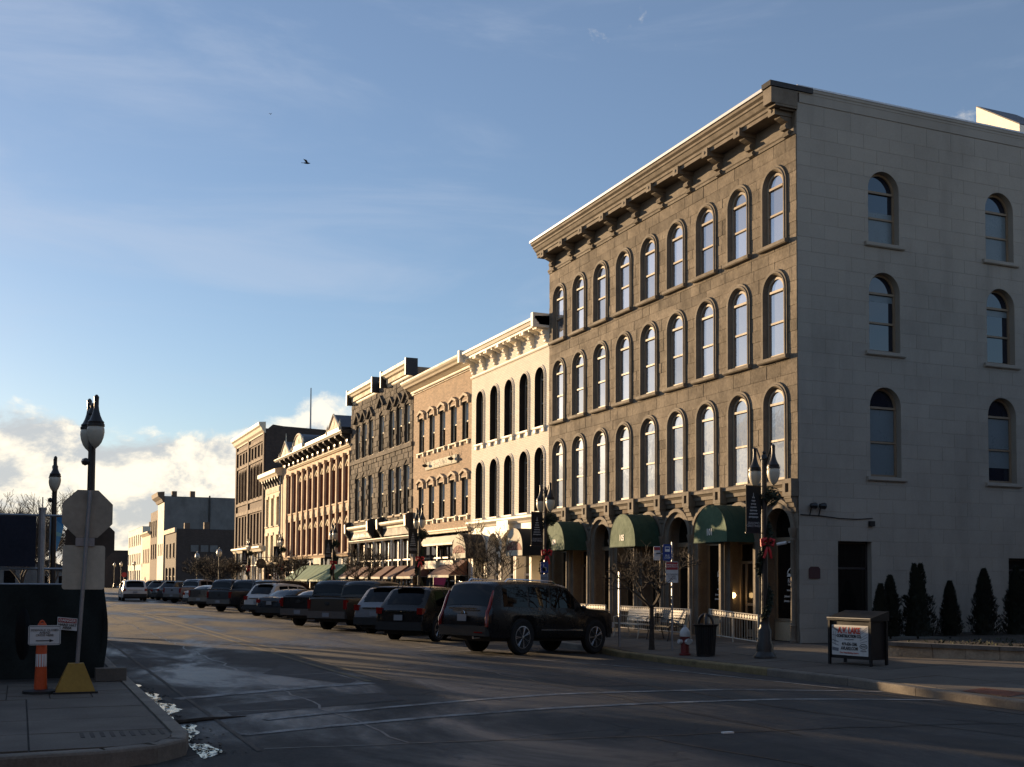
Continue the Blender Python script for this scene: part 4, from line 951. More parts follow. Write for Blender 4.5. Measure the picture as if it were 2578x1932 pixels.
gable(88.5, 1.9, 11.2, 12.35, False, 2.5); gable(83.9, 1.45, 11.6, 12.4, True, 3.0); gable(73.5, 1.5, 11.55, 12.5, False, 3.5)
MB().tube([FX(88.5, .3, 12.3), FX(88.5, .3, 13.0)], [.05, .02], 6).build('spire', tant, ob)
g = MB(); g.add([FX(E0+.2, .3, 11.25), FX(E1-.2, .3, 11.25), FX(E1-.2, -1.2, 11.75), FX(E0+.2, -1.2, 11.75)], [(0, 1, 2, 3)]); g.build('mansard_roof', slate, ob)
g = MB()
for a, b in ((75.2, 82.2), (85.5, 86.4)): g.fb(a, b, 11.25, 11.5, .2, .32)
g.build('cresting', sash_shade, ob)
cornice('shop_cornice', pink, ob, [(0, 3.2), (.15, 3.2), (.2, 3.3), (.26, 3.36), (0, 3.44)], E0, E1)
ground_shop(ob, E0, E1, 3.15, [73.5, 76.5, 79.5, 82.5, 85.5, 88.2], pink, sash_shade)
slope_awning('striped_awning', 'long green awning with dark stripes on the salmon building', 70.9, 83.6, 2.72, 1.72, 1.35, greenl, None, stripes=9)
sg = thing('wall_sign', 'small cream sign above the long green awning', 'sign', FX(78.1, .2, 2.76)); MB().fb(77.05, 79.15, 2.78, 3.2, .2, .25).build('panel', creamc, sg); text('Lulu', .42, FX(78.1, .256, 2.98), (0, -1, 0), (-1, 0, 0), letg, sg, sx=1.4)
# ---- narrow cream building
F0, F1 = 91.0, 98.2
cb = thing('cream_building', 'narrow cream limestone building with three windows per floor', 'building', (19, 94.6, .13))
body(cb, F0, F1, 10.3, x1=30)
CC = [97.0, 94.9, 92.7]
wall('wall', creamb, cb, F0, F1, [3.1, 3.25, 5.3, 6.1, 8.35, 10.2], [Op(c, .55, z, z+h, False) for c in CC for z, h in ((3.25, 2.05), (6.1, 2.25))], FX)
for z, h in ((3.25, 2.05), (6.1, 2.25)):
    for c in CC: 
        o = window(('cream', z), cb, FX(c, 0, z), .55, h, False, .2, None, (.1, .12, .1), (tant, creamb, glassm), rails=(.5,), blinds=((h*.5, h*.97),)); MB().fb(c-.65, c+.65, z+h+.02, z+h+.26, 0, .07).build('lintel', creamb, o)
cornice('cornice', tant, cb, [(0, 9.95), (.4, 9.95), (.5, 10.1), (.62, 10.2), (.62, 10.5), (0, 10.62)], F0, F1+.1)
brackets('bracket', sash_shade, cb, [91.4+1.05*k for k in range(7)], [(0, 9.3), (.1, 9.3), (.16, 9.5), (.35, 9.75), (.38, 9.95), (0, 9.95)], .22)
MB().fb(92.2, 97.4, 8.8, 9.2, 0, .04).build('frieze_panel', tanstone, cb)
MB().tube([FX(91.2, .12, .2), FX(91.2, .12, 9.9)], .07, 6).build('downpipe', galv, cb)
cornice('shop_cornice', creamb, cb, [(0, 2.9), (.15, 2.9), (.25, 3.0), (.25, 3.08), (0, 3.12)], F0, F1)
ground_shop(cb, F0, F1, 2.9, [93.2, 96.0], creamb, pinkd)
rsg = thing('round_sign', 'round dark sign hanging from an iron bracket on the cream building', 'sign', FX(95.0, .9, 2.6)); MB().lathe([(0, -.04), (.42, -.04), (.42, .04), (0, .04)], FX(95.0, .85, 3.0), 18, 'y').build('disc', dkmetal, rsg); MB().tube([FX(95, .02, 3.5), FX(95, 1.3, 3.5)], .025, 5).build('bracket', dkmetal, rsg)
# ---- tall brown-red brick
H0, H1 = 98.2, 112.2
rb = thing('red_brick_building', 'tall brown red brick building with bare dark side wall and radio mast', 'building', (19, 105, .13))
body(rb, H0, H1, 14.6, x1=33, sidemat=darkbr)
RC = [110.2, 108.6, 107.1, 104.2, 102.7, 101.2, 99.6]
rops = [Op(c, .48, 12.4, 13.45, False) for c in RC]+[Op(c, .5, 8.9, 11.3) for c in RC]+[Op(c, .5, 4.8, 7.5, False) for c in RC]
wall('wall', redb, rb, H0, H1, [4.4, 4.8, 7.5, 8.9, 11.85, 12.4, 13.45, 14.6], rops, FX)
for c in RC:
    window('red3', rb, FX(c, 0, 12.4), .48, 1.05, False, .2, None, (.05, .1, .06), (sash_shade, redt, glassd), rails=())
    window('red2', rb, FX(c, 0, 8.9), .5, 2.4, True, .25, (.14, .06), (.05, .12, .08), (redt, redt, glassd), rails=(.5,))
    window('red1', rb, FX(c, 0, 4.8), .5, 2.7, False, .25, None, (.05, .12, .08), (redt, redt, glassd), rails=(.5,))
for s in (98.5, 105.67, 111.9): MB().fb(s-.28, s+.28, 4.5, 14.5, 0, .14).build('pilaster', redt if s == 105.67 else redb, rb)
for z0, z1, d in ((7.62, 7.95, .12), (8.55, 8.8, .12), (12.05, 12.3, .1), (13.6, 13.85, .1)): cornice('band_course', redt, rb, [(0, z0), (d, z0), (d, z1), (0, z1+.03)], H0+.1, H1-.1)
cornice('cornice', tant, rb, [(0, 14.2), (.1, 14.2), (.14, 14.3), (.3, 14.45), (.42, 14.7), (.56, 14.82), (.6, 15.0), (.6, 15.1), (0, 15.15)], H0, H1+.15)
g = MB(); g.add([(19.0, H0-.005, 14.4), (19.6, H0-.005, 14.95), (20.5, H0-.005, 14.85), (33, H0-.005, 14.5), (33, H0-.005, 14.2), (19, H0-.005, 14.2)], [(0, 1, 2, 3, 4, 5)]); g.build('raked_parapet', darkbr, rb)
cornice('shop_cornice', tant, rb, [(0, 4.1), (.2, 4.1), (.3, 4.3), (.45, 4.4), (.45, 4.55), (0, 4.6)], H0, H1)
ground_shop(rb, H0, H1, 4.1, [100.4, 102.8, 105.6, 108, 110.2], creamb, tant)
MB().tube([(24.2, 104, 14.4), (24.2, 104, 19.3)], [.09, .05], 6).build('mast', galv, rb)
# ---- beyond the cross street
def far(name, label, y0, y1, zt, mat, rows, x1=30, sidem=None, cap=None, frame=None):
    t = thing(name, label, 'building', (19, (y0+y1)/2, .13))
    MB().box(19.3, x1, y0+.05, y1-.05, .0, zt-.1).build('interior', core, t)
    ops = [Op(c, hw, z, z+h, False) for (cs, hw, z, h) in rows for c in cs]
    zz = sorted({.05, zt}|{v for (cs, hw, z, h) in rows for v in (z, z+h)})
    wall('wall', mat, t, y0, y1, zz, ops, FX)
    for (cs, hw, z, h) in rows:
        for c in cs: window((name, hw, z), t, FX(c, 0, z), hw, h, False, .2, None, (.1, .12, .1), (frame or sash, mat, glassd), rails=(.5,))
    MB().box(19.0, x1, y0+.003, y0+.03, .0, zt).build('party_wall', sidem or mat, t)
    MB().box(19.0, x1, y0, y1, zt, zt+.06).build('roof', roofm, t)
    for k in range(2): MB().box(20.2+3*k, 20.9+3*k, y0+1.2+3*k, y0+2+3*k, zt, zt+.9+.3*k).build('chimney', redt, t)
    if cap: cornice('cornice', cap, t, [(0, zt-.5), (.1, zt-.45), (.35, zt-.2), (.5, zt-.1), (.5, zt+.12), (0, zt+.16)], y0-.1, y1+.1)
    return t
lb = far('low_brick_building', 'low dark brick building with blank shaded side wall beyond the cross street', 158.3, 170.8, 8.3, darkbr, [([168.5, 164.6, 160.7], .9, 4.6, 1.9), ([168.5, 164.6, 160.7], 1.3, .8, 2.4)], x1=45, cap=None)
for x in (21.4, 22.7, 23.9):
    MB().box(x-.5, x+.5, 158.22, 158.3, 5.3, 6.2).build('boarded_window', greyst, lb)
MB().fb(158.2, 171, 7.9, 8.5, 0, .25).build('cornice', tanstone, lb)
gb = far('grey_sided_building', 'tall narrow cream fronted building with a plain grey stucco side', 173.0, 181.2, 13.6, farwhite, [([179.5, 177.1, 174.8], .55, 5.2, 1.6)], x1=46, sidem=greyst, cap=None)
cornice('cornice', redt, gb, [(0, 12.8), (.2, 12.8), (.4, 13.2), (.9, 13.6), (1.0, 14.2), (0, 14.3)], 172.9, 181.3); MB().tube([(25.4, 172.9, 8.9), (25.4, 172.9, 13.9)], .12, 6).build('downpipe', dkmetal, gb)
far('red_far_building', 'red brick building with two window rows, left of the cream fronted one', 181.2, 191.4, 12.0, redb, [([189.5, 186.5, 183.5], .8, 4.8, 2.2), ([189.5, 186.5, 183.5], .8, 8.2, 2.4)], cap=None)
far('tan_far_building', 'tan two storey building far down the street', 191.4, 204.6, 9.1, tanstone, [([202, 199.2, 196.4, 193.6], .7, 4.3, 2.2)], cap=creamb)
far('white_far_building', 'white three storey building at the far end of the row', 204.6, 232, 10.5, farwhite, [([230-3.6*k for k in range(7)], .9, 4.2, 1.9), ([230-3.6*k for k in range(7)], .9, 7.6, 1.8), ([230-3.6*k for k in range(7)], 1.1, .8, 2.3)], cap=None)
eb = thing('end_building', 'dark block closing the far end of the street', 'building', (18, 250, 0)); MB().box(15.2, 40, 240, 262, -.1, 7.0).build('wall', darkbr, eb); MB().box(15.1, 40, 239.9, 262, 7.0, 7.2).build('roof', roofm, eb); MB().tube([(16.3, 241, 7.2), (16.3, 241, 10)], .08, 5).build('mast', galv, eb)
# ------------------------------------------------------------------ vehicles
def paint(name, c, rough=.28, metal=.0): return M(name, c, rough, .04, 2, 30, metal=metal, spec=.35, coat=.25, objc=True)
tyre = M('tyre_rubber', (.010, .010, .010), .85, .2); rimm = M('alloy_rim', (.50, .50, .51), .3, .1, metal=.9); rimd = M('dull_alloy_rim', (.22, .22, .22), .4, .1, metal=.8)
autoglass = glass('car_glass', (.003, .003, .004), 1.33, .02, .001); plast = M('black_plastic', (.012, .012, .012), .6, .1); chrome = M('chrome', (.65, .65, .66), .15, .03, metal=1.); bump_ = M('dull_steel_bumper', (.16, .16, .16), .35, .1, metal=.8)
tail = M('red_lens', (.20, .008, .007), .15, .05, coat=.6); plate = M('licence_plate_sheet', (.22, .23, .25), .45, .05); amber = M('clear_lens', (.5, .5, .5), .1, .03)
def lerp(tab, x):
    if x <= tab[0][0]: return tab[0][1]
    for (a, b), (c, d) in zip(tab, tab[1:]):
        if x <= c: return b+(d-b)*(x-a)/(c-a) if c > a else d
    return tab[-1][1]
class Car: pass
def make_car(kind, pm, name, label, group, big_lights=False, rim=None, rails=False, plate_z=.78):
    S = dict(
      suv=dict(L=4.95, Wd=1.82, H=1.77, T=[(0, .74), (.03, 1.02), (.09, 1.10), (.2, 1.44), (.32, 1.67), (.46, 1.73), (1.3, 1.77), (2.6, 1.755), (2.95, 1.70), (3.25, 1.47), (3.6, 1.18), (3.9, 1.14), (4.55, 1.11), (4.8, 1.04), (4.92, .87), (4.95, .60)], belt=1.08, zb=.38, ax=(1.25, 4.06), wr=.42, rg=(.11, .31), wsh=(2.95, 3.54), win=[(.55, 1.40), (1.48, 2.22), (2.30, 3.18)]),
      xuv=dict(L=4.7, Wd=1.86, H=1.60, T=[(0, .62), (.03, .88), (.14, .98), (.34, 1.24), (.58, 1.50), (.85, 1.57), (1.6, 1.60), (2.5, 1.57), (2.85, 1.50), (3.2, 1.27), (3.6, 1.02), (4.3, .92), (4.55, .80), (4.68, .6), (4.7, .5)], belt=.98, zb=.26, ax=(.92, 3.72), wr=.35, rg=(.20, .57), wsh=(2.8, 3.52), win=[(.80, 1.45), (1.53, 2.2), (2.28, 3.15)]),
      sedan=dict(L=4.6, Wd=1.78, H=1.36, T=[(0, .55), (.03, .80), (.12, .93), (.55, .99), (.8, 1.08), (1.25, 1.28), (1.65, 1.35), (2.1, 1.365), (2.55, 1.33), (2.95, 1.18), (3.45, .92), (4.2, .80), (4.48, .68), (4.58, .5), (4.6, .42)], belt=.90, zb=.20, ax=(.85, 3.62), wr=.32, rg=(.62, 1.30), wsh=(2.5, 3.35), win=[(1.05, 1.85), (1.93, 2.85)]),
      pickup=dict(L=5.6, Wd=1.92, H=1.78, T=[(0, .80), (.01, 1.08), (.05, 1.12), (1.86, 1.14), (1.92, 1.18), (2.02, 1.62), (2.2, 1.74), (2.8, 1.78), (3.4, 1.75), (3.65, 1.67), (4.0, 1.42), (4.32, 1.18), (4.9, 1.12), (5.35, 1.04), (5.55, .85), (5.6, .6)], belt=1.10, zb=.36, ax=(1.10, 4.55), wr=.40, rg=(1.94, 2.14), wsh=(3.62, 4.24), win=[(2.22, 2.85), (2.93, 3.95)]))[kind]
    L, Wd, H, T, belt, zb, ax, wr_, rg, wsh = (S[k] for k in ('L', 'Wd', 'H', 'T', 'belt', 'zb', 'ax', 'wr', 'rg', 'wsh'))
    hw = Wd/2; ar = wr_+.055
    def Tz(x): return lerp(T, x)
    def wx(x): return hw*lerp([(0, .93), (.12, .975), (.6, 1), (L-1.2, 1), (L-.4, .96), (L-.1, .88), (L, .78)], x)
    def bot(x):
        z = zb+.02+(.10 if x < .12 or x > L-.12 else 0)
        for a in ax:
            if abs(x-a) < ar: z = max(z, wr_+math.sqrt(ar*ar-(x-a)**2))
        return z
    def sec(x):
        t, w_ = Tz(x), wx(x); b = bot(x); be = min(belt, t-.05)
        lowz = min(b+.16, be-.14)
        if t > belt+.09:
            k = min(1, (t-belt)/(H-belt)); r = w_*(.965-(.11 if kind in ('suv', 'pickup') else .165)*k)
            return [(w_*.955, b), (w_, max(b+.005, lowz)), (w_*1.0, max(b+.012, be-.13)), (w_*.965, be), (r, t-.075), (r-.085, t-.018), (r*.5, t+.004), (0, t+.012)]
        return [(w_*.955, b), (w_, max(b+.005, lowz)), (w_*1.0, max(b+.012, be-.13)), (w_*.965, be-.02), (w_*.93, t-.02), (w_*.84, t-.004), (w_*.45, t+.006), (0, t+.01)]
    xs_ = {0., L}|{x for x, z in T}
    k = 0
    while k*.16 < L: xs_.add(round(k*.16, 3)); k += 1
    for a in ax:
        for j in range(13): xs_.add(round(a-ar*math.cos(PI*j/12), 4))
        xs_ |= {a-ar-.004, a+ar+.004}
    xs_ = sorted(x for x in xs_ if 0 <= x <= L); q = []
    for x in xs_:
        if not q or x-q[-1] > .003: q.append(x)
    xs_ = q; n = 8
    root = thing(name, label, 'pickup' if kind == 'pickup' else 'car', (0, 0, 0), group)
    g = MB(); vs = []
    for x in xs_:
        s = sec(x); vs += [(x, y, z) for y, z in s]+[(x, -y, z) for y, z in s[:-1][::-1]]
    m_ = 15; fs = [(i*m_+j, i*m_+j+1, (i+1)*m_+j+1, (i+1)*m_+j) for i in range(len(xs_)-1) for j in range(m_-1)]
    fs += [tuple(range(m_))[::-1], tuple(range((len(xs_)-1)*m_, len(xs_)*m_))]
    g.add(vs, fs); g.build('body', pm, root, smooth=True, ang=32)
    g = MB().box(.25, L-.3, -hw+.2, hw-.2, zb-.06, belt-.2)
    for a in ax: g.box(a-ar-.04, a+ar+.04, -hw+.07, hw-.07, zb+.05, wr_+ar+.03)
    g.build('underbody', plast, root)
    # glass
    def sp_(x, t):
        s = sec(x); (y0, z0), (y1, z1) = s[3], s[4]; return (y0+(y1-y0)*t+.007, z0+(z1-z0)*t)
    for (a, b) in S['win']:
        g = MB()
        for sgn in (1, -1):
            vs = []; N_ = 7
            for i in range(N_):
                x = a+(b-a)*i/(N_-1)
                for t in (.10, .90): y, z = sp_(x, t); vs.append((x, sgn*y, z))
            g.add(vs, [(2*i, 2*i+1, 2*i+3, 2*i+2) for i in range(N_-1)])
        for sgn in (0, 1):
            h = MB(); h.add(g.V[sgn*14:sgn*14+14], [(2*i, 2*i+1, 2*i+3, 2*i+2) for i in range(6)]); h.build('side_window', autoglass, root)
    for (a, b), nm in ((rg, 'rear_window'), (wsh, 'windscreen')):
        g = MB(); vs = []; N_ = 5
        sg_ = -1 if nm == 'rear_window' else 1
        for i in range(N_):
            x = a+(b-a)*i/(N_-1); s = sec(x); r = s[4][0]*.90; t = Tz(x)
            for j in range(9):
                y = r*(j/4-1); vs.append((x+sg_*.012, y, t+.012-.05*(abs(j/4-1))**3))
        g.add(vs, [(i*9+j, i*9+j+1, (i+1)*9+j+1, (i+1)*9+j) for i in range(N_-1) for j in range(8)]); g.build(nm, autoglass, root, smooth=True)
    # wheels
    tw = .23
    tm = MB().lathe([(wr_*.62, -tw/2+.02), (wr_*.9, -tw/2), (wr_, -tw/2+.04), (wr_, tw/2-.04), (wr_*.9, tw/2), (wr_*.62, tw/2-.02)], n=24, axis='y').mesh('tyre', tyre, smooth=True)
    rm = MB().lathe([(wr_*.64, -.01), (wr_*.66, .095), (wr_*.60, .10), (wr_*.57, .04), (.03, .05)], n=24, axis='y')
    for i in range(7):
        an = 2*PI*i/7
        for off in (-.09, .09):
            c0, s0, c1, s1 = math.cos(an), math.sin(an), math.cos(an+off), math.sin(an+off)
            rm.tube([(c0*.04, .075, s0*.04), (c1*wr_*.62, .088, s1*wr_*.62)], [.022, .016], 4)
    rm.lathe([(.0, .1), (.045, .095), (.05, .06)], n=10, axis='y'); rm = rm.mesh('rim', rim or rimm, smooth=True)
    for a in ax:
        for sgn in (1, -1):
            o = inst(tm, 'wheel', root, (a, sgn*(hw-.13), wr_)); r_ = inst(rm, 'rim', o, (a, sgn*(hw-.13), wr_))
            if sgn < 0: r_.rotation_euler = (0, 0, PI)
    # rear end
    zlow = zb+.06
    g = MB().box(-.05, .10, -hw*.93, hw*.93, zlow, zlow+.24); g.build('rear_bumper', bump_ if kind == 'pickup' else plast, root)
    MB().box(-.062, -.045, -.16, .16, (zlow+.05 if kind == 'pickup' else plate_z), (zlow+.19 if kind == 'pickup' else plate_z+.16)).build('licence_plate', plate, root)
    for sgn in (1, -1):
        if big_lights:
            pts = []
            for x in (.0, .05, .11, .18, .26): s = sec(x); pts.append((x-.01, sgn*(s[4][0]+.004), Tz(x)-.05))
            pts = [(-.015, sgn*hw*.93, .66), (-.012, sgn*hw*.935, .84)]+pts[1:]
            MB().tube(pts, [.045, .05, .045, .04, .035, .02], 6).build('tail_light', tail, root, smooth=True)
        else:
            z0, z1 = (.74, 1.06) if kind == 'pickup' else (belt-.20, belt-.02) if kind != 'sedan' else (belt-.20, belt-.04)
            wd = .12 if kind == 'pickup' else .20
            y0, y1 = sorted((sgn*(hw*.945+.004), sgn*(hw*.945-wd)))
            g = MB(); g.add([(-.02, y0, z0), (-.02, y1, z0), (-.02, y1, z1), (-.02, y0, z1), (.16, y0, z0+.03), (.16, y1, z0+.03), (.16, y1, z1-.02), (.16, y0, z1-.02)], [(0, 1, 2, 3), (0, 1, 5, 4), (1, 2, 6, 5), (2, 3, 7, 6), (3, 0, 4, 7)]); g.build('tail_light', tail, root)
        g = MB(); y0, y1 = sorted((sgn*hw*.62, sgn*hw*.86)); g.box(L-.16, L-.02, y0, y1, .66, .80); g.build('headlight', amber, root)
        s = sec(wsh[1]-.12); y = sgn*(s[3][0]+.11); MB().lathe([(.0, -.06), (.06, -.05), (.09, 0), (.06, .05), (0, .06)], (wsh[1]-.14, y, belt+.07), 8, 'x', 1.2, .8).build('mirror', pm, root, smooth=True)
    if kind in ('suv', 'xuv', 'sedan'):
        z = belt-.14 if kind != 'suv' else belt-.02
        MB().box(-.028, -.0, -hw*.55, hw*.55, z, z+.035).build('tailgate_trim', chrome, root)
    if kind == 'suv': MB().lathe([(.0, -.012), (.06, -.01), (.07, 0)], (-.018, 0, .965), 10, 'x').build('badge', chrome, root)
    if kind == 'pickup': MB().lathe([(.0, -.02), (.09, -.015), (.1, 0)], (0., 0, .92), 12, 'x', 1.2, .7).build('badge', plast, root); MB().box(.1, 1.8, -hw*.8, hw*.8, 1.13, 1.152).build('bed_cover', plast, root)
    for sgn in (1, -1):
        for (a, b) in S['win'][-2:]:
            s = sec(a+.12); y0, y1 = sorted((sgn*(s[2][0]-.01), sgn*(s[2][0]+.035))); MB().box(a+.05, a+.27, y0, y1, belt-.19, belt-.155).build('door_handle', chrome, root)
        y0, y1 = sorted((sgn*(hw-.02), sgn*(hw+.012))); MB().box(ax[0]+ar+.15, ax[1]-ar-.1, y0, y1, zb+.20, zb+.235).build('side_trim', chrome if kind == 'suv' else plast, root)
        if rails or kind in ('suv', 'xuv'):
            r = sec(1.6)[5][0]-.02; MB().tube([(.75, sgn*r, H-.06), (.85, sgn*r, H+.03), (2.5, sgn*r, H+.02), (2.65, sgn*r, H-.06)], .018, 5).build('roof_rail', chrome if kind == 'suv' else plast, root)
    if kind == 'suv': MB().tube([(.25, -.45, zb+.04), (-.08, -.45, zb+.02)], .035, 8).build('exhaust', chrome, root); MB().box(-.056, -.045, -.75, -.45, zlow+.07, zlow+.10).build('reflector', tail, root)
    if kind == 'xuv': MB().box(.42, .66, -hw*.55, hw*.55, H-.075, H-.045).build('rear_spoiler', pm, root)
    return root
TH = 37.0
def park(o, x, y, th=TH, rear_left=True, Wd=1.9):
    a = math.radians(th); c, s = math.cos(a), math.sin(a)
    if rear_left: x, y = x+s*Wd/2, y-c*Wd/2
    o.rotation_euler = (0, math.atan2(hz(x+.8)-hz(x+3.6), 2.8*1.25), a)
    o.location = (x, y, hz(x+.7)+.015); o.scale = (1.0, .97, 1.035) if rear_left is False else (.94, .94, 1.03)
    return o
blk = paint('black_car_paint', (.006, .006, .007)); slv = paint('silver_car_paint', (.20, .205, .22), .3, .2); wht = paint('white_car_paint', (.45, .44, .42)); tanp = paint('tan_car_paint', (.05, .041, .031), .35, .2); gry = paint('grey_car_paint', (.035, .037, .04), .32, .2); navy = paint('dark_blue_car_paint', (.012, .014, .02)); brn = paint('dark_red_car_paint', (.06, .016, .012))
GR = 'vehicles parked nose-in along the right kerb'
park(make_car('suv', blk, 'sport_utility_car', 'big black sport utility car with tall red tail lights, nearest the fire hydrant', GR, True), 10.0, 26.5, th=23, rear_left=False)
park(make_car('xuv', blk, 'crossover_car', 'black crossover car parked next to the big black sport utility car', GR, plate_z=.60), 9.7, 33.3)
park(make_car('xuv', slv, 'crossover_car', 'silver crossover car between the black crossover and the tan pickup', GR, plate_z=.60, rails=True), 10.2, 37.6)
park(make_car('pickup', tanp, 'pickup_truck', 'dark tan pickup truck parked beside the silver crossover', GR, rim=rimd), 9.35, 40.6)
park(make_car('pickup', blk, 'pickup_truck', 'black pickup truck parked right beside the dark tan pickup', GR, rim=rimd), 9.1, 44.0)
park(make_car('sedan', wht, 'sedan_car', 'white sedan half hidden by the black pickup', GR, plate_z=.62), 10.35, 50.0)
park(make_car('sedan', navy, 'sedan_car', 'dark blue sedan between two white cars', GR, plate_z=.62), 9.95, 53.7)
park(make_car('xuv', wht, 'crossover_car', 'white crossover car beside the dark blue sedan', GR, plate_z=.60), 9.95, 56.8)
park(make_car('suv', blk, 'sport_utility_car', 'black sport utility car deep in its stall beyond the white crossover', GR), 10.9, 61.0)
park(make_car('pickup', gry, 'pickup_truck', 'grey pickup truck with red tail lights, middle of the parked row', GR, rim=rimd), 9.35, 64.6)
park(make_car('pickup', navy, 'pickup_truck', 'dark pickup truck beyond the grey pickup', GR, rim=rimd), 9.35, 72.0)
park(make_car('sedan', wht, 'sedan_car', 'small white sedan between the dark pickup and the silver pickup', GR, plate_z=.62), 10.0, 80.2)
park(make_car('sedan', brn, 'sedan_car', 'dark red sedan behind the small white sedan', GR, plate_z=.62), 10.6, 84.4)
park(make_car('pickup', slv, 'pickup_truck', 'silver pickup truck, farthest pickup of the parked row', GR, rim=rimd), 9.7, 88.5)
park(make_car('xuv', gry, 'crossover_car', 'dark grey crossover beyond the silver pickup', GR, plate_z=.60), 10.0, 96.0)
park(make_car('sedan', blk, 'sedan_car', 'black sedan third from the far end of the parked row', GR, plate_z=.62), 10.0, 101.0)
park(make_car('xuv', blk, 'crossover_car', 'black crossover second from the far end of the parked row', GR, plate_z=.60), 10.0, 105.5)
park(make_car('xuv', navy, 'crossover_car', 'dark crossover last at the far end of the parked row', GR, plate_z=.60), 10.0, 110.0)
v = make_car('xuv', wht, 'minivan_car', 'white van driving away down the middle of the street', None, plate_z=.6); v['group'] = 'moving traffic'
v.location = (8.1, 92, hz(7.5)); v.rotation_euler = (0, 0, PI/2)
# ------------------------------------------------------------------ street lamps
def foliage(g, c, n, rad, size, rnd, squash=1.):
    for _ in range(n):
        a, b = rnd.uniform(0, 2*PI), math.acos(rnd.uniform(-1, 1)); r = rad*rnd.random()**.4
        p = Vector(c)+Vector((math.sin(b)*math.cos(a)*r, math.sin(b)*math.sin(a)*r, math.cos(b)*r*squash))
        d = Vector((rnd.gauss(0, 1), rnd.gauss(0, 1), rnd.gauss(0, 1))).normalized(); e = d.orthogonal().normalized(); s = size*rnd.uniform(.5, 1.3)
        g.add([p-d*s, p+e*s*.3, p+d*s, p-e*s*.3], [(0, 1, 2, 3)])
def make_lamp(label, group, arm=.36, banner=True, garland=True, seed=1, acorn=False):
    t = thing('street_lamp', label, 'street lamp', (0, 0, 0), group); rnd = random.Random(seed)
    g = MB().lathe([(.25, 0), (.25, .06), (.21, .1), (.19, .16), (.20, .3), (.15, .42), (.16, .62), (.115, .72), (.10, .9), (.12, .95), (.085, 1.0)], n=12); g.build('base', dkpole, t, smooth=True, ang=50)
    if acorn:
        MB().lathe([(.075, .98), (.06, 3.7), (.1, 3.75), (.1, 3.82)], n=10).build('pole', dkpole, t, smooth=True)
        MB().lathe([(.1, 3.82), (.24, 4.0), (.27, 4.2), (.22, 4.38), (.1, 4.46)], n=12).build('globe', globem, t, smooth=True)
        MB().lathe([(.26, 4.36), (.2, 4.5), (.05, 4.58), (.03, 4.72), (0, 4.78)], n=10).build('cap', galv, t, smooth=True)
    else:
        MB().lathe([(.078, .98), (.06, 4.55), (.075, 4.57), (.075, 4.63), (.04, 4.68), (.05, 4.72), (0, 4.78)], n=10).build('pole', dkpole, t, smooth=True)
        for sgn in (1, -1):
            pts = [(0, sgn*.05, 4.42), (0, sgn*arm*.45, 4.62), (0, sgn*arm*.8, 4.84), (0, sgn*arm, 4.86), (0, sgn*arm, 4.78)]
            a = MB().tube(pts, .02, 6).build('arm', dkpole, t, smooth=True)
            MB().lathe([(.02, 4.88), (.055, 4.84), (.05, 4.78), (.05, 4.68), (.062, 4.60), (.092, 4.51), (.135, 4.43), (.17, 4.40), (.165, 4.37), (.182, 4.36), (.182, 4.32), (.15, 4.32)], (0, sgn*arm, 0), 14, sx=.82, sy=.82).build('shade', dkpole, a, smooth=True)
            MB().lathe([(.155, 4.325), (.175, 4.28), (.178, 4.22), (.16, 4.13), (.12, 4.04), (.07, 3.98), (.03, 3.95), (0.01, 3.93)], (0, sgn*arm, 0), 14, sx=.84, sy=.84).build('globe', globem, a, smooth=True)
    if banner:
        b = MB().box(-.50, -.10, -.008, .008, 2.85, 3.95).build('banner', bannerk, t)
        MB().tube([(-.05, 0, 3.94), (-.52, 0, 3.94)], .012, 5).build('banner_arm', dkpole, t); MB().tube([(-.05, 0, 2.86), (-.52, 0, 2.86)], .012, 5).build('banner_arm', dkpole, t)
        g = MB(); rr = random.Random(5)
        for k in range(7):
            z = 3.68-.075*k; hw = .018+.016*k
            for j in range(2+k): x = -.30+(j/(1+k)-.5)*2*hw; s_ = .022; g.add([(x-s_, -.0095, z), (x, -.0095, z-.025-.012*rr.random()), (x+s_, -.0095, z), (x, -.0095, z+.012)], [(0, 1, 2, 3)])
        g.add([(-.3-.006, -.0095, 3.78), (-.3+.006, -.0095, 3.78), (-.29, -.0095, 3.68), (-.31, -.0095, 3.68)], [(0, 1, 2, 3)])
        g.build('tree_print', bannerg, b)
        text("SEASON'S\nGREETINGS", .075, (-.30, -.012, 3.05), (1, 0, 0), (0, -1, 0), bannerg, b, 'banner_lettering')
    if garland:
        g = MB()
        for k in range(220):
            z = .95+2.75*k/220; a = z*4.2; foliage(g, (math.cos(a)*.12, math.sin(a)*.12, z), 11, .085, .055, rnd)
        foliage(g, (.14, -.05, 3.72), 420, .22, .07, rnd)
        tag(g.build('garland', leafm, t, recalc=False), kind='stuff')
        g = MB()
        for sgn in (1, -1):
            pts = [(-.02, -.14, 2.62), (-.02+.07*sgn, -.18, 2.72), (-.02+.16*sgn, -.16, 2.70), (-.02+.15*sgn, -.14, 2.58), (-.02, -.14, 2.61)]
            g.tube(pts, [.02, .045, .05, .045, .02], 6); g.tube([(-.02, -.14, 2.6), (-.02+.05*sgn, -.17, 2.45), (-.02+.1*sgn, -.15, 2.28)], [.02, .04, .03], 5)
        g.lathe([(0, -.03), (.035, 0), (0, .03)], (-.02, -.16, 2.62), 8); g.build('bow', redrib, t, smooth=True)
    return t
def place(o, x, y, z, rz=0): o.location = (x, y, z); o.rotation_euler.z = rz; return o
GL = 'lamp posts along the right pavement'
lp = make_lamp('twin globe lamp post with banner and red bow at the pavement corner', GL, seed=3)
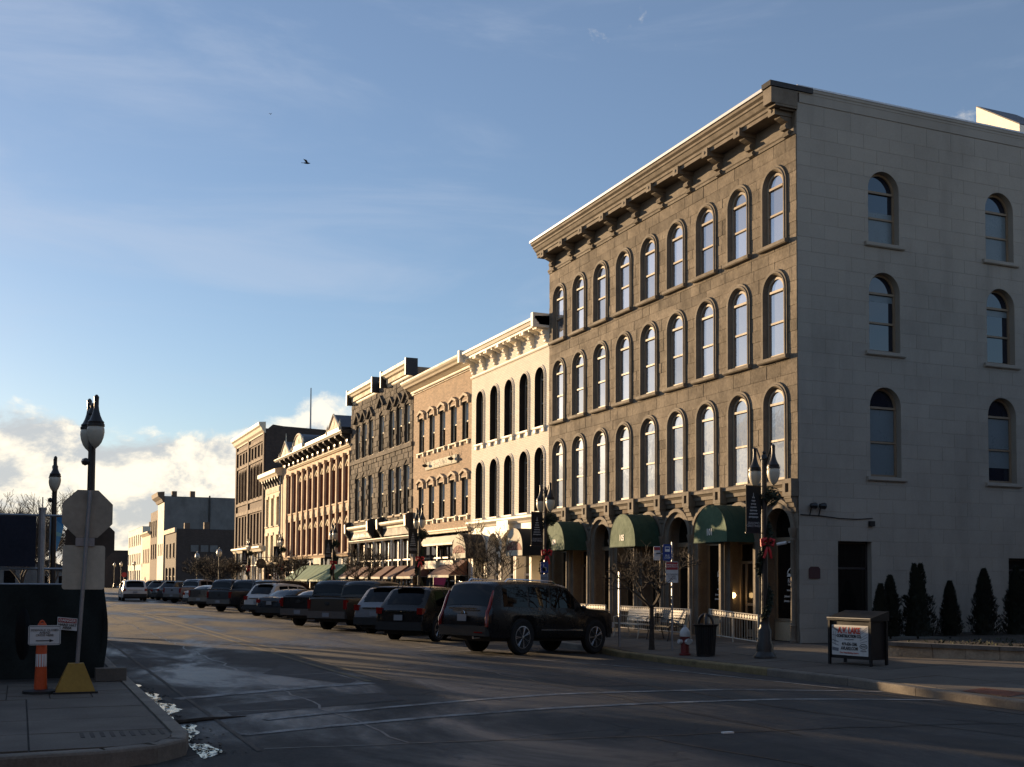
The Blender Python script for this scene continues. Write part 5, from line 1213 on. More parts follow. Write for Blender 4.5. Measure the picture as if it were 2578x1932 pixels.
spots = [(15.5, 33.6, 'twin globe lamp post with banner beside the blue parking sign'), (15.9, 47.5, 'twin globe lamp post with banner in front of the tan brick building'), (16.2, 63.6, 'twin globe lamp post with banner in front of the dark stone building'), (16.4, 78.8, 'twin globe lamp post with banner by the long green awning'), (16.6, 92.0, 'twin globe lamp post with banner in front of the cream building')]
LAMPS = [(lp, 15.73, 22.08)]
# ------------------------------------------------------------------ bare street trees
def bare_tree(name, label, loc, h, spread, r0, seed, fork=.42, levels=5, group=None, mat=bark, upright=.5, nb=3, minr=.004, cat='tree'):
    t = thing(name, label, cat, loc, group); rnd = random.Random(seed); L = Vector(loc)
    trunk = MB(); crown = MB()
    top = L+Vector((rnd.uniform(-.03, .03)*h, rnd.uniform(-.03, .03)*h, h*fork))
    trunk.tube([L-Vector((0, 0, .05)), L+Vector((0, 0, .12)), L.lerp(top, .5)+Vector((rnd.uniform(-.02, .02), rnd.uniform(-.02, .02), 0)), top], [r0*1.35, r0*1.05, r0*.9, r0*.85], 8)
    def grow(p, d, ln, r, lv):
        pts = [p]; rad = [r]; q = p; dd = d
        for k in range(3):
            dd = (dd+Vector((rnd.gauss(0, .16), rnd.gauss(0, .16), rnd.gauss(.02, .10)))).normalized(); q = q+dd*ln/3; pts.append(q); rad.append(max(minr, r*(1-.18*(k+1))))
        crown.tube(pts, rad, 5 if lv > 2 else 4 if lv > 1 else 3, cap=False)
        if lv <= 0: return
        for k in range(nb if lv < levels else nb+1):
            tt = rnd.uniform(.35, 1.) if k else 1.
            i = min(2, int(tt*3)); b = pts[i].lerp(pts[i+1], tt*3-i) if tt < 1 else pts[-1]
            az = rnd.uniform(0, 2*PI); side = Vector((math.cos(az), math.sin(az), 0))
            nd_ = (dd*(.75)+side*rnd.uniform(.45, .95)*spread+Vector((0, 0, upright*.35*rnd.uniform(.2, 1)))).normalized()
            grow(b, nd_, ln*rnd.uniform(.58, .82), max(minr, r*rnd.uniform(.42, .62)), lv-1)
    n0 = 4
    for k in range(n0):
        a = 2*PI*k/n0+rnd.uniform(-.4, .4); grow(top, Vector((math.cos(a)*spread, math.sin(a)*spread, .55+upright)).normalized(), h*(1-fork)*.46, r0*.62, levels-1)
    trunk.build('trunk', mat, t, smooth=True); crown.build('crown', mat, t, recalc=False)
    return t
TR_ = 'bare trees along the right pavement'
bare_tree('street_tree', 'low spreading bare tree between the sign post and the big black car', (15.06, 26.06, -.03), 2.7, 1.05, .07, 4, fork=.40, levels=6, group=TR_, upright=.2, nb=3, minr=.005)
bare_tree('street_tree', 'dense upright bare tree in front of the white brick building', (16.4, 40.4, .02), 3.2, .8, .06, 9, fork=.22, levels=6, group=TR_, upright=.8, nb=3, minr=.007)
bare_tree('street_tree', 'bare tree in front of the dark stone building shopfronts', (16.2, 57.5, .02), 3.2, .8, .07, 14, fork=.35, levels=5, group=TR_, upright=.6, nb=4, minr=.007)
bare_tree('street_tree', 'bare tree before the long green awning', (16.3, 76, .02), 3.4, .8, .07, 19, fork=.35, levels=5, group=TR_, upright=.6, nb=4, minr=.009)
bare_tree('street_tree', 'bare tree in front of the tall brown red brick building', (16.5, 100, .02), 3.5, .9, .08, 23, fork=.35, levels=5, group=TR_, upright=.6, nb=4, minr=.011)
for k, (x, y) in enumerate(((17.5, 121), (19.0, 128), (20.5, 136), (22.5, 142))):
    bare_tree('lot_tree', 'bare low tree in the gap beyond the tall brick building, %s in line' % ['first', 'second', 'third', 'fourth'][k], (x, y, -.1), 4.2, 1.0, .09, 40+k, fork=.25, levels=5, group='bare trees in the gap', upright=.5, nb=4, minr=.014)
# ------------------------------------------------------------------ pavement furniture on the right
def sheet(g, c, w_, h, ny=-1, rad=.03, y=0, th=.004):
    n = 4; pts = []
    for cx, cz, a0 in ((w_/2-rad, h/2-rad, 0), (-w_/2+rad, h/2-rad, PI/2), (-w_/2+rad, -h/2+rad, PI), (w_/2-rad, -h/2+rad, 1.5*PI)):
        for k in range(n+1): a = a0+PI/2*k/n; pts.append((cx+rad*math.cos(a), cz+rad*math.sin(a)))
    return g.prism(pts, 0, th, lambda p, q, a: (c[0]+p, c[1]+a, c[2]+q))
sp1 = thing('sign_post', 'plain bare sign post between the big black car and the bare tree', 'post', (14.89, 27.5, -.03)); MB().box(14.865, 14.915, 27.475, 27.525, -.05, 2.0).build('post', galv, sp1)
ps = thing('parking_sign', 'post with red snow route sign and blue bus stop sign beside the bare tree', 'sign', (15.32, 25.46, -.01))
MB().box(15.30, 15.34, 25.46, 25.49, -.03, 2.75).build('post', galv, ps)
b = sheet(MB(), (15.30, 25.45, 1.98), .37, .54).build('no_parking_plate', signw, ps); MB().box(15.13, 15.47, 25.445, 25.449, 2.04, 2.235).build('red_band', signr, b)
text('EMERGENCY\nSNOW ROUTE', .058, (15.30, 25.443, 2.14), (1, 0, 0), (0, -1, 0), letw, b, 'sign_lettering'); text('NO PARKING\nIF OVER\n2 INCHES', .062, (15.30, 25.448, 1.87), (1, 0, 0), (0, -1, 0), letg, b, 'sign_lettering')
b = sheet(MB(), (15.16, 25.445, 2.48), .26, .42).build('bus_stop_plate', signb, ps)
q = MB(); q.box(15.09, 15.23, 25.441, 25.444, 2.50, 2.63); q.build('bus_symbol', letw, b); MB().box(15.105, 15.215, 25.438, 25.4405, 2.565, 2.61).build('bus_symbol_window', signb, b)
text('BUS\nSTOP', .07, (15.16, 25.442, 2.37), (1, 0, 0), (0, -1, 0), letw, b, 'sign_lettering')
b = sheet(MB(), (14.96, 25.62, 2.46), .2, .36).build('side_plate', signw, ps); MB().box(14.87, 15.05, 25.615, 25.618, 2.54, 2.62).build('red_band', signr, b); MB().box(14.94, 15.32, 25.62, 25.64, 2.44, 2.47).build('sign_arm', galv, ps)
hs = thing('disabled_parking_sign', 'blue disabled parking sign on a post beside the second lamp post', 'sign', (15.3, 33.2, -.02)); MB().box(15.28, 15.32, 33.2, 33.23, -.03, 2.4).build('post', galv, hs)
b = sheet(MB(), (15.28, 33.19, 2.16), .27, .36).build('symbol_plate', signb, hs); MB().lathe([(.05, 0), (.075, 0)], (15.29, 33.186, 2.11), 14, 'y').build('wheel_symbol', letw, b); MB().tube([(15.25, 33.186, 2.27), (15.265, 33.186, 2.16), (15.33, 33.186, 2.15), (15.35, 33.186, 2.06)], .012, 4).build('wheelchair_symbol', letw, b)
b = sheet(MB(), (15.28, 33.19, 1.80), .27, .30).build('text_plate', M('pale_blue_sheet', (.20, .25, .33), .5, .05), hs); text('RESERVED\nPARKING', .05, (15.28, 33.186, 1.82), (1, 0, 0), (0, -1, 0), letg, b, 'sign_lettering')
hy = thing('fire_hydrant', 'red fire hydrant with white cap on the corner pavement', 'hydrant', (14.79, 24.0, -.03))
hred = M('hydrant_red', (.16, .02, .018), .5, .15); hwh = M('hydrant_white', (.55, .55, .54), .5, .1)
MB().lathe([(.14, 0), (.14, .04), (.105, .05), (.10, .40), (.12, .41), (.12, .45)], (14.79, 24, -.03), 14).build('barrel', hred, hy, smooth=True)
MB().lathe([(.125, .45), (.13, .5), (.115, .58), (.07, .65), (.03, .68), (.035, .72), (0, .73)], (14.79, 24, -.03), 14).build('bonnet', hwh, hy, smooth=True)
for dx, dy, r in ((1, 0, .05), (-1, 0, .05), (0, -1, .065)):
    MB().tube([(14.79+dx*.08, 24+dy*.08, .30), (14.79+dx*.15, 24+dy*.15, .30), (14.79+dx*.155, 24+dy*.155, .30), (14.79+dx*.185, 24+dy*.185, .30)], [r, r, r*1.2, r*1.1], 8).build('outlet', hwh, hy, smooth=True)
tc_ = thing('litter_bin', 'black slatted litter bin with domed loop handle beside the fire hydrant', 'bin', (15.03, 23.46, -.02)); C_ = Vector((15.03, 23.46, -.02))
MB().lathe([(.19, .03), (.235, .70), (.24, .72)], C_, 20).build('liner', dkmetal, tc_, smooth=True); MB().lathe([(.22, 0), (.22, .04), (.2, .04)], C_, 20).build('foot_ring', dkmetal, tc_)
sl_ = MB()
for k in range(28):
    a = 2*PI*k/28; sl_.tube([C_+Vector((.21*math.cos(a), .21*math.sin(a), .04)), C_+Vector((.25*math.cos(a), .25*math.sin(a), .70)), C_+Vector((.30*math.cos(a), .30*math.sin(a), .735))], [.010, .010, .008], 4)
tag(sl_.build('slat', dkmetal, tc_), kind='stuff'); MB().lathe([(.30, .735), (.31, .75), (.27, .76), (.24, .73)], C_, 20).build('rim', dkmetal, tc_, smooth=True)
MB().tube([C_+Vector((.17*math.cos(PI*k/12)*.8, -.17*math.cos(PI*k/12)*.6, .74+.25*math.sin(PI*k/12))) for k in range(13)], .035, 8).build('loop_handle', dkmetal, tc_, smooth=True)
MB().tube([C_+Vector((.17*math.cos(PI*k/12)*-.5, -.17*math.cos(PI*k/12)*.86, .74+.25*math.sin(PI*k/12))) for k in range(13)], .035, 8).build('loop_handle', dkmetal, tc_, smooth=True)
railm = M('pale_painted_rail', (.50, .45, .36), .5, .1)
def railing(label, x, ya, yb, za, zb, h, zfoot=None):
    t = thing('handrail', label, 'railing', (x, (ya+yb)/2, .1), 'handrails before the stone building')
    z = lambda y: za+(zb-za)*(y-ya)/(yb-ya)
    for e in (h, h-.14, .06): MB().tube([(x, ya, z(ya)+e), (x, yb, z(yb)+e)], .018, 6).build('rail', railm, t)
    n = int(abs(yb-ya)/.12)
    me = MB().tube([(0, 0, .06), (0, 0, h-.14)], .007, 4).mesh('baluster', railm)
    for k in range(1, n): y = ya+(yb-ya)*k/n; inst(me, 'baluster', t, (x, y, z(y)))
    me = MB().lathe([(.038, -.006), (.05, -.006), (.05, .006), (.038, .006)], n=10, axis='x').mesh('rail_ring', railm)
    for k in range(0, n): y = ya+(yb-ya)*(k+.5)/n; inst(me, 'rail_ring', t, (x, y, z(y)+h-.07))
    for y in (ya, (ya+yb)/2, yb): MB().tube([(x, y, -.02), (x, y, z(y)+h+.02)], .024, 8).build('post', railm, t)
railing('pale handrail running level behind the cream bench', 18.0, 28.9, 33.2, .18, .18, .75); railing('pale handrail sloping down toward the corner lamp post', 18.0, 25.56, 27.9, .10, .20, .76); railing('pale handrail farther off behind the big black car', 18.0, 34.2, 38.5, .18, .18, .75)
def bench(label, y0, y1, x, mat, tz):
    t = thing('bench', label, 'bench', (x, (y0+y1)/2, tz), 'benches before the stone building')
    for k in range(5): MB().box(x-.25+.1*k, x-.17+.1*k, y0, y1, tz+.40, tz+.425).build('seat_slat', mat, t)
    for k in range(5): MB().add([(x+.24+.018*k, y0, tz+.50+.075*k), (x+.24+.018*k, y1, tz+.50+.075*k), (x+.256+.018*k, y1, tz+.56+.075*k), (x+.256+.018*k, y0, tz+.56+.075*k), (x+.26+.018*k, y0, tz+.50+.075*k), (x+.26+.018*k, y1, tz+.50+.075*k), (x+.276+.018*k, y1, tz+.56+.075*k), (x+.276+.018*k, y0, tz+.56+.075*k)], [(0, 1, 2, 3), (4, 5, 6, 7), (0, 1, 5, 4), (2, 3, 7, 6), (1, 2, 6, 5), (0, 3, 7, 4)]).build('back_slat', mat, t)
    for y in (y0+.06, y1-.06):
        MB().tube([(x-.26, y, tz), (x-.2, y, tz+.25), (x-.24, y, tz+.40)], .018, 6).build('leg', mat, t); MB().tube([(x+.32, y, tz), (x+.22, y, tz+.4), (x+.36, y, tz+.9)], .018, 6).build('leg', mat, t)
        MB().tube([(x-.24, y, tz+.42), (x-.26, y, tz+.6), (x-.05, y, tz+.66), (x+.28, y, tz+.62)], .016, 6).build('armrest', mat, t)
bench('cream metal bench lit by the sun, nearest the big black car', 29.75, 31.35, 17.0, railm, .05); bench('dark slatted bench behind the sign post', 28.2, 29.5, 17.1, dkmetal, .05)
# ---- advertising box
bx0 = thing('advertising_box', 'black box on legs with a construction company poster on its street side', 'advertising box', (16.2, 19.4, .02)); Fb = Vector((15.87, 20.0, .02)); rv = Vector((.19, -1.12, 0)).normalized(); dv = Vector((1.0, .17, 0)).normalized()
def BX(a, d, z): return Fb+rv*a+dv*d+Vector((0, 0, z))
def bbox(a0, a1, d0, d1, z0, z1, zt=None): 
    g = MB(); zt = z1 if zt is None else zt
    return g.add([BX(a0, d0, z0), BX(a1, d0, z0), BX(a1, d1, z0), BX(a0, d1, z0), BX(a0, d0, z1), BX(a1, d0, z1), BX(a1, d1, zt), BX(a0, d1, zt)], [(0, 3, 2, 1), (4, 5, 6, 7), (0, 1, 5, 4), (1, 2, 6, 5), (2, 3, 7, 6), (3, 0, 4, 7)])
bbox(.04, 1.10, .03, .50, .13, .92, 1.05).build('cabinet', dkmetal, bx0)
bbox(-.01, 1.15, -.03, .55, .93, .985, 1.13).build('lid', dkmetal, bx0); bbox(-.01, 1.15, -.038, -.029, .975, .99).build('lid_edge', galv, bx0)
for a in (0.0, 1.09):
    for d in (-.01, .47): bbox(a, a+.05, d, d+.05, 0, .92).build('leg', dkmetal, bx0)
po = bbox(.09, 1.05, .014, .026, .20, .83).build('poster', signw, bx0)
def btext(s, size, a, z, mat, **k): text(s, size, BX(a, .010, z), rv, -dv, mat, po, 'poster_lettering', **k)
btext('A.V. LAKE', .175, .55, .715, letr, sx=.78, bold=.007); btext('CONSTRUCTION CO.', .085, .55, .60, letk, sx=.78, bold=.003); btext('GREAT BUILDINGS', .03, .55, .535, letg)
btext('419-626-1586', .092, .56, .435, letk, sx=.78, bold=.002); btext('AVLAKE.COM', .092, .56, .345, letk, sx=.80, bold=.002); btext('Your Metal Building Source', .045, .55, .255, letr)
g = MB()
for (a0, z0, a1, z1, w_) in ((.10, .79, .27, .70, .04), (.10, .62, .27, .60, .012), (.14, .70, .15, .45, .012), (.19, .70, .18, .4, .01), (.10, .52, .27, .47, .02), (.10, .45, .27, .40, .015), (.84, .64, 1.03, .76, .008), (.84, .68, 1.03, .80, .008), (.84, .56, 1.03, .66, .008), (.84, .52, 1.03, .60, .010), (.84, .47, 1.03, .52, .010), (.1, .33, .27, .31, .07)):
    d_ = Vector((a1-a0, z1-z0)); n_ = Vector((-d_.y, d_.x)).normalized()*w_/2
    g.add([BX(a0+n_.x, .012, z0+n_.y), BX(a1+n_.x, .012, z1+n_.y), BX(a1-n_.x, .012, z1-n_.y), BX(a0-n_.x, .012, z0-n_.y)], [(0, 1, 2, 3)])
g.build('steel_frame_print', letg, po)
g = MB(); n = 20
for k in range(n):
    a, b = 2*PI*k/n, 2*PI*(k+1)/n
    g.add([BX(.93+.10*math.cos(a), .011, .40+.055*math.sin(a)), BX(.93+.10*math.cos(b), .011, .40+.055*math.sin(b)), BX(.93+.085*math.cos(b), .011, .40+.042*math.sin(b)), BX(.93+.085*math.cos(a), .011, .40+.042*math.sin(a))], [(0, 1, 2, 3)])
g.build('oval_emblem', letk, po); btext('BUTLER', .035, .93, .40, letk); btext('BUILDER', .04, .93, .31, letg)
# ---- planter with evergreen shrubs
pl = thing('planter_wall', 'low pale stone planter wall with dark coping beside the side wall', 'wall', (19.5, 19, .1))
path = [(17.95, 20.55), (18.35, 19.6), (18.95, 18.3), (19.8, 16.9), (21.2, 15.4), (23.5, 14.6), (30, 14.6)]
stl = M('pale_limestone_block', (.36, .30, .22), .9, .2, 3, 20, .02, 12, objr=.15, stain=.4); cop = M('dark_coping', (.14, .125, .105), .85, .2, 3)
for (a, b) in zip(path, path[1:]):
    L = math.hypot(b[0]-a[0], b[1]-a[1]); n = max(1, round(L/.75)); dx, dy = (b[0]-a[0])/L, (b[1]-a[1])/L; nx, ny = -dy, dx
    for k in range(n):
        s0, s1 = L*k/n+.006, L*(k+1)/n-.006; e = R.uniform(-.012, .012)
        P4 = [(a[0]+dx*s+nx*o_, a[1]+dy*s+ny*o_) for s, o_ in ((s0, e), (s1, e), (s1, .25), (s0, .25))]
        g = MB(); g.add([(x, y, .02) for x, y in P4]+[(x, y, .335) for x, y in P4], [(0, 1, 2, 3), (4, 5, 6, 7), (0, 1, 5, 4), (1, 2, 6, 5), (2, 3, 7, 6), (3, 0, 4, 7)]); g.build('stone', stl, pl)
    for k in range(max(1, n//2)):
        m2 = max(1, n//2); s0, s1 = L*k/m2+.004, L*(k+1)/m2-.004
        P4 = [(a[0]+dx*s+nx*o_, a[1]+dy*s+ny*o_) for s, o_ in ((s0, -.045), (s1, -.045), (s1, .29), (s0, .29))]
        g = MB(); g.add([(x, y, .338) for x, y in P4]+[(x, y, .42) for x, y in P4], [(0, 1, 2, 3), (4, 5, 6, 7), (0, 1, 5, 4), (1, 2, 6, 5), (2, 3, 7, 6), (3, 0, 4, 7)]); g.build('coping', cop, pl)
g = MB(); g.add([(x, y, .37) for x, y in [(18.15, 20.7), (18.6, 19.7), (19.2, 18.4), (20, 17.1), (21.4, 15.65), (23.6, 14.9), (30, 14.9), (30, 24.9), (21.75, 24.9), (21.7, 22.2), (19.2, 21.6)]], [tuple(range(11))]); tag(g.build('planting_bed', soil, loc=(0, 0, 0)), kind='structure')
rn = random.Random(77); g = MB()
for k in range(900):
    x, y = rn.uniform(18.4, 27), rn.uniform(15.3, 21); 
    if x < 18.3+(20.6-y)*.42+.1 and y > 16: continue
    if y < 17.2 and x < 20.2+(17.2-y)*.95: continue
    s_ = rn.uniform(.02, .06); a = rn.uniform(0, 2*PI)
    g.add([(x, y, .37), (x+s_*math.cos(a), y+s_*math.sin(a), .39+s_), (x+s_*1.6*math.cos(a+.4), y+s_*1.6*math.sin(a+.4), .38+s_*.8)], [(0, 1, 2)])
tag(g.build('ground_cover', M('ground_cover_leaf', (.03, .04, .015), .8, .3), recalc=False), 'short green ground cover in the planting bed', 'plants', kind='stuff')
def conifer(x, y, zt, r, seed, label, twin=None):
    t = thing('evergreen_shrub', label, 'shrub', (x, y, .36), 'evergreen shrubs against the side wall'); rnd = random.Random(seed)
    MB().tube([(x, y, .3), (x, y, .36+(zt-.36)*.8)], [.03, .01], 5).build('trunk', bark, t); g = MB(); H_ = zt-.36
    for k in range(4200):
        u = rnd.random()**.75; z = .38+H_*u; a = rnd.uniform(0, 2*PI); rr_ = r*(1-u)**.75*(.92+.16*math.sin(u*19+seed+2*math.sin(a*2+seed))+.14*math.sin(a*5+u*31)+.16*rnd.random())+.025; q_ = rr_*(.60+.40*rnd.random()**.5)
        cx = x
        if twin and u > .55 : cx = x+twin*(1 if rnd.random() > .4 else -1)*(u-.55)*1.0; q_ *= .7
        p = Vector((cx+q_*math.cos(a), y+q_*math.sin(a), z)); d = Vector((math.cos(a)*.6, math.sin(a)*.6, 1.0+rnd.gauss(0, .3))).normalized(); e = Vector((-math.sin(a), math.cos(a), rnd.gauss(0, .5))).normalized(); s_ = rnd.uniform(.04, .085)
        g.add([p-d*s_*.4, p+e*s_*.35, p+d*s_, p-e*s_*.35], [(0, 1, 2, 3)])
    g.build('crown', cone_leaf, t, recalc=False)
    MB().lathe([(r*.62*(1-u)**.75+.005, .37+H_*u) for u in (0, .08, .2, .35, .5, .65, .8, .9)], (x, y, 0), 9).build('inner_foliage', cone_leaf, t, smooth=True)
conifer(20.22, 23.4, 1.66, .26, 1, 'short evergreen shrub, leftmost by the side door'); conifer(20.62, 23.5, 1.88, .32, 2, 'evergreen shrub second from the side door')
conifer(21.43, 23.4, 2.2, .55, 3, 'broadest and tallest evergreen shrub with a double tip', twin=.25); conifer(22.42, 23.3, 1.74, .30, 4, 'narrow short evergreen shrub right of the broadest one'); conifer(23.7, 23.4, 2.08, .40, 5, 'tall slim evergreen shrub second from the right edge'); conifer(24.85, 23.4, 2.15, .42, 6, 'evergreen shrub at the right edge of the picture')
# ---- things fixed to the side wall and corner
fl = thing('floodlight', 'pair of small floodlights on a conduit high on the grey side wall', 'floodlight', FS(19.5, .05, 3.5))
for x in (19.32, 19.62): MB().lathe([(.03, -.1), (.06, -.08), (.085, .02), (.09, .08)], (x+.06, 25.0, 3.78), 8, 'x').build('lamp_head', dkmetal, fl, smooth=True); MB().tube([(x, 25.08, 3.52), (x, 25.05, 3.6), (x, 25.0, 3.74)], .016, 5).build('stem', dkmetal, fl)
MB().tube([(19.02, 25.085, 3.54), (19.7, 25.085, 3.52), (20.3, 25.085, 3.47), (20.9, 25.085, 3.46), (21.43, 25.085, 3.50)], .014, 5).build('conduit', dkmetal, fl)
g = MB().box(21.30, 21.46, 25.02, 25.11, 3.28, 3.42); tag(g.build('alarm_bell_box', dkmetal), 'small dark box on the side wall under the conduit end', 'box')
g = MB(); g.prism([(19.3, 1.84), (19.66, 1.84), (19.66, 2.10), (19.6, 2.16), (19.36, 2.16), (19.3, 2.10)], 25.085, 25.11, lambda p, q, a: (p, a, q)); tag(g.build('wall_plaque', M('maroon_plaque', (.06, .02, .022), .6, .1)), 'maroon arched plaque on the grey side wall', 'plaque')
sc_ = thing('security_camera', 'small white security camera on the end column of the arcade', 'camera', FX(25.4, .2, 2.75)); MB().tube([FX(25.5, .12, 2.80), FX(25.75, .24, 2.76)], [.045, .045], 8).build('housing', hwh, sc_); MB().tube([FX(25.32, 0, 2.84), FX(25.42, .12, 2.80)], .02, 5).build('arm', hwh, sc_)
g = MB(); g.lathe([(0, -.09), (.06, -.06), (.085, 0), (.06, .06), (0, .08)], FX(28.5, -.2, 1.35), 10); tag(g.build('wall_light', lampon), 'lit round bulb glowing in the stone building shopfront', 'light')
g = MB(); g.lathe([(0, -.07), (.05, -.05), (.07, 0), (.05, .05), (0, .07)], FX(41.9, -.2, 1.6), 10); tag(g.build('wall_light', lampon), 'lit round bulb glowing in the white brick shopfront', 'light')
fg = thing('feather_flag', 'magenta cloth flag on a pole before the tan brick shop', 'flag', (17.3, 49.6, .05)); MB().tube([(17.3, 49.6, .05), (17.3, 49.6, 1.9)], .02, 5).build('pole', dkmetal, fg)
g = MB(); pts = [(0, 1.85), (.75, 1.85), (.62, 1.45), (.4, 1.1), (.18, .85), (.05, .8)]; g.prism(pts, 0, .012, lambda p, q, a: (17.3+p*.5, 49.6-p*.9+a, q)); g.build('cloth', M('magenta_cloth', (.45, .03, .10), .7, .1), fg)
# birds
def bird(label, p, s, rz):
    g = MB().lathe([(0, -.5), (.06, -.4), (.11, -.1), (.10, .15), (.05, .32), (.0, .45)], (0, 0, 0), 8, 'x')
    for sgn in (1, -1): g.add([(.15, sgn*.06, .04), (.05, sgn*.45, .24), (-.25, sgn*.95, .18), (-.22, sgn*.45, .18), (-.12, sgn*.06, .02), (.15, sgn*.06, .01), (-.12, sgn*.06, -.01)], [(0, 1, 2, 3, 4), (0, 5, 6, 4)])
    g.add([(-.4, .04, 0), (-.4, -.04, 0), (-.72, -.14, 0), (-.72, .14, 0)], [(0, 1, 2, 3)])
    o = MB().add([tuple(Vector(v)*s) for v in g.V], g.F).build('bird', M('dark_feathers', (.02, .02, .024), .7), loc=(0, 0, 0), smooth=True); o.location = p; o.rotation_euler = (0, .1, rz); return tag(o, label, 'bird', 'birds in the sky')
bird('dark bird gliding in the blue sky left of the stone building', (13.24, 58.53, 23.39), .42, -.5); bird('tiny distant bird above and left of the gliding bird', (26.66, 138.06, 58.16), .35, .8)
# ------------------------------------------------------------------ left corner
yb_ = thing('ballast_block', 'yellow tapered block on the left corner holding up the sign post', 'block', (.77, 17.7, .1)); yel = M('yellow_plastic', (.33, .19, .018), .6, .12, 3)
g = MB(); g.add([(.50, 17.62, .12), (1.04, 17.62, .12), (1.04, 18.0, .12), (.50, 18.0, .12), (.67, 17.74, .52), (.88, 17.74, .52), (.88, 17.9, .52), (.67, 17.9, .52)], [(0, 3, 2, 1), (4, 5, 6, 7), (0, 1, 5, 4), (1, 2, 6, 5), (2, 3, 7, 6), (3, 0, 4, 7)]); g.build('block', yel, yb_); MB().box(.47, 1.07, 17.6, 18.03, .1, .125).build('foot', plast, yb_)
ss = thing('stop_sign', 'grey backs of two stacked octagonal signs and a plate on a leaning post', 'sign', (.78, 17.8, .5))
lean = lambda z: .79+(z-.5)*.048
g = MB().tube([(lean(.4), 17.78, .4), (lean(3.02), 17.78, 3.02)], .028, 6); g.build('post', galv, ss)
def octa(c, r, y, nm, m_=alum):
    g = MB(); g.prism([(c[0]+r*math.cos(PI/8+PI/4*k), c[1]+r*math.sin(PI/8+PI/4*k)) for k in range(8)], y, y+.006, lambda p, q, a: (p, a, q)); return g.build(nm, m_, ss)
octa((.885, 2.68), .375, 17.82, 'octagon_plate'); octa((.95, 2.30), .375, 18.25, 'octagon_plate', alumd)
MB().tube([(lean(2.3), 17.8, 2.3), (.91, 18.25, 2.3)], .02, 5).build('bracket', galv, ss)
sheet(MB(), (.85, 17.84, 1.90), .58, .64, rad=.04, th=.006).build('plate', alumb, ss); sheet(MB(), (.86, 17.815, 2.27), .26, .12, rad=.01, th=.006).build('small_plate', galv, ss)
ch = thing('channelizer_post', 'orange plastic channelizer post with white band on a black rubber base', 'post', (.31, 17.85, .1)); org_ = M('orange_plastic', (.55, .075, .012), .55, .1)
MB().lathe([(.24, .0), (.24, .04), (.1, .06)], (.31, 17.85, .1), 12).build('base', plast, ch, smooth=True); MB().lathe([(.09, .05), (.075, .4), (.07, .95), (.05, 1.0)], (.31, 17.85, .1), 12).build('tube', org_, ch, smooth=True); MB().lathe([(.0735, .38), (.0755, .38), (.0745, .56), (.0725, .56)], (.31, 17.85, .1), 14).build('white_band', signw, ch, smooth=True)
MB().tube([(.31+.03*math.cos(PI*k/8), 17.85, 1.08+.05*math.sin(PI*k/8)) for k in range(9)], .015, 5).build('loop', org_, ch)
b = sheet(MB(), (.345, 17.74, .93), .43, .28, rad=.03).build('notice', signw, ch); g = MB()
for (x0, x1, z0, z1) in ((.14, .55, 1.052, 1.058), (.14, .55, .802, .808), (.14, .146, .808, 1.052), (.544, .55, .808, 1.052)): g.box(x0, x1, 17.7385, 17.7395, z0, z1)
g.build('notice_border', letk, b); text('SIDEWALK CLOSED\nAHEAD\nCROSS HERE', .042, (.345, 17.737, .965), (1, 0, 0), (0, -1, 0), letk, b, 'notice_lettering'); g = MB(); g.box(.23, .42, 17.7365, 17.7385, .846, .858); g.add([(.41, 17.737, .830), (.47, 17.737, .852), (.41, 17.737, .874)], [(0, 1, 2)]); g.build('arrow', letk, b)
# fence with dark windscreen
scr = M('dark_green_windscreen', (.006, .010, .008), .9, .25, 2, 30); fe = thing('site_fence', 'construction fence hung with dark green screen on the left corner', 'fence', (0, 20, .1))
def screen(pa, pb, zt, hole=None, bulge=0):
    L = math.hypot(pb[0]-pa[0], pb[1]-pa[1]); nx_ = max(8, int(L/(.03 if hole else .12))); nz_ = 40 if hole else 12; g = MB(); vs = []; rr = random.Random(int(L*100)); ux, uy = (pb[0]-pa[0])/L, (pb[1]-pa[1])/L
    for i in range(nx_+1):
        s = L*i/nx_
        for j in range(nz_+1):
            z = .13+(zt-.13)*j/nz_; off = .025*math.sin(s*5.1+z*2)+.02*math.sin(s*11+z*5)
            bl = bulge*math.sin(PI*min(1, max(0, (z-.1)/(zt-.1))))**1.2*max(0, (s/L-.9)/.1) if bulge else 0
            vs.append((pa[0]+ux*(s+bl)-uy*off, pa[1]+uy*s+ux*off, z))
    fs = []
    for i in range(nx_):
        for j in range(nz_):
            if hole:
                s = L*(i+.5)/nx_; z = .13+(zt-.13)*(j+.5)/nz_
                if ((s-hole[0])/hole[2])**2+((z-hole[1])/hole[3])**2 < 1: continue
            fs.append((i*(nz_+1)+j, (i+1)*(nz_+1)+j, (i+1)*(nz_+1)+j+1, i*(nz_+1)+j+1))
    if hole:
        kept = {i for f in fs for i in f}; nk = {}
        for i in range(nx_):
            for j in range(nz_):
                f = (i*(nz_+1)+j, (i+1)*(nz_+1)+j, (i+1)*(nz_+1)+j+1, i*(nz_+1)+j+1)
                s = L*(i+.5)/nx_; z = .13+(zt-.13)*(j+.5)/nz_
                if ((s-hole[0])/hole[2])**2+((z-hole[1])/hole[3])**2 < 1:
                    for v in f: nk[v] = 1
        for v in nk:
            if v in kept:
                i, j = divmod(v, nz_+1); s = L*i/nx_; z = .13+(zt-.13)*j/nz_; r = math.hypot((s-hole[0])/hole[2], (z-hole[1])/hole[3])
                x, y, zz = vs[v]; ds = (s-hole[0])*(1/r-1); vs[v] = (x+ux*ds, y+uy*ds, hole[1]+(z-hole[1])/r)
    g.add(vs, fs); return g.build('screen', scr, fe, smooth=True)
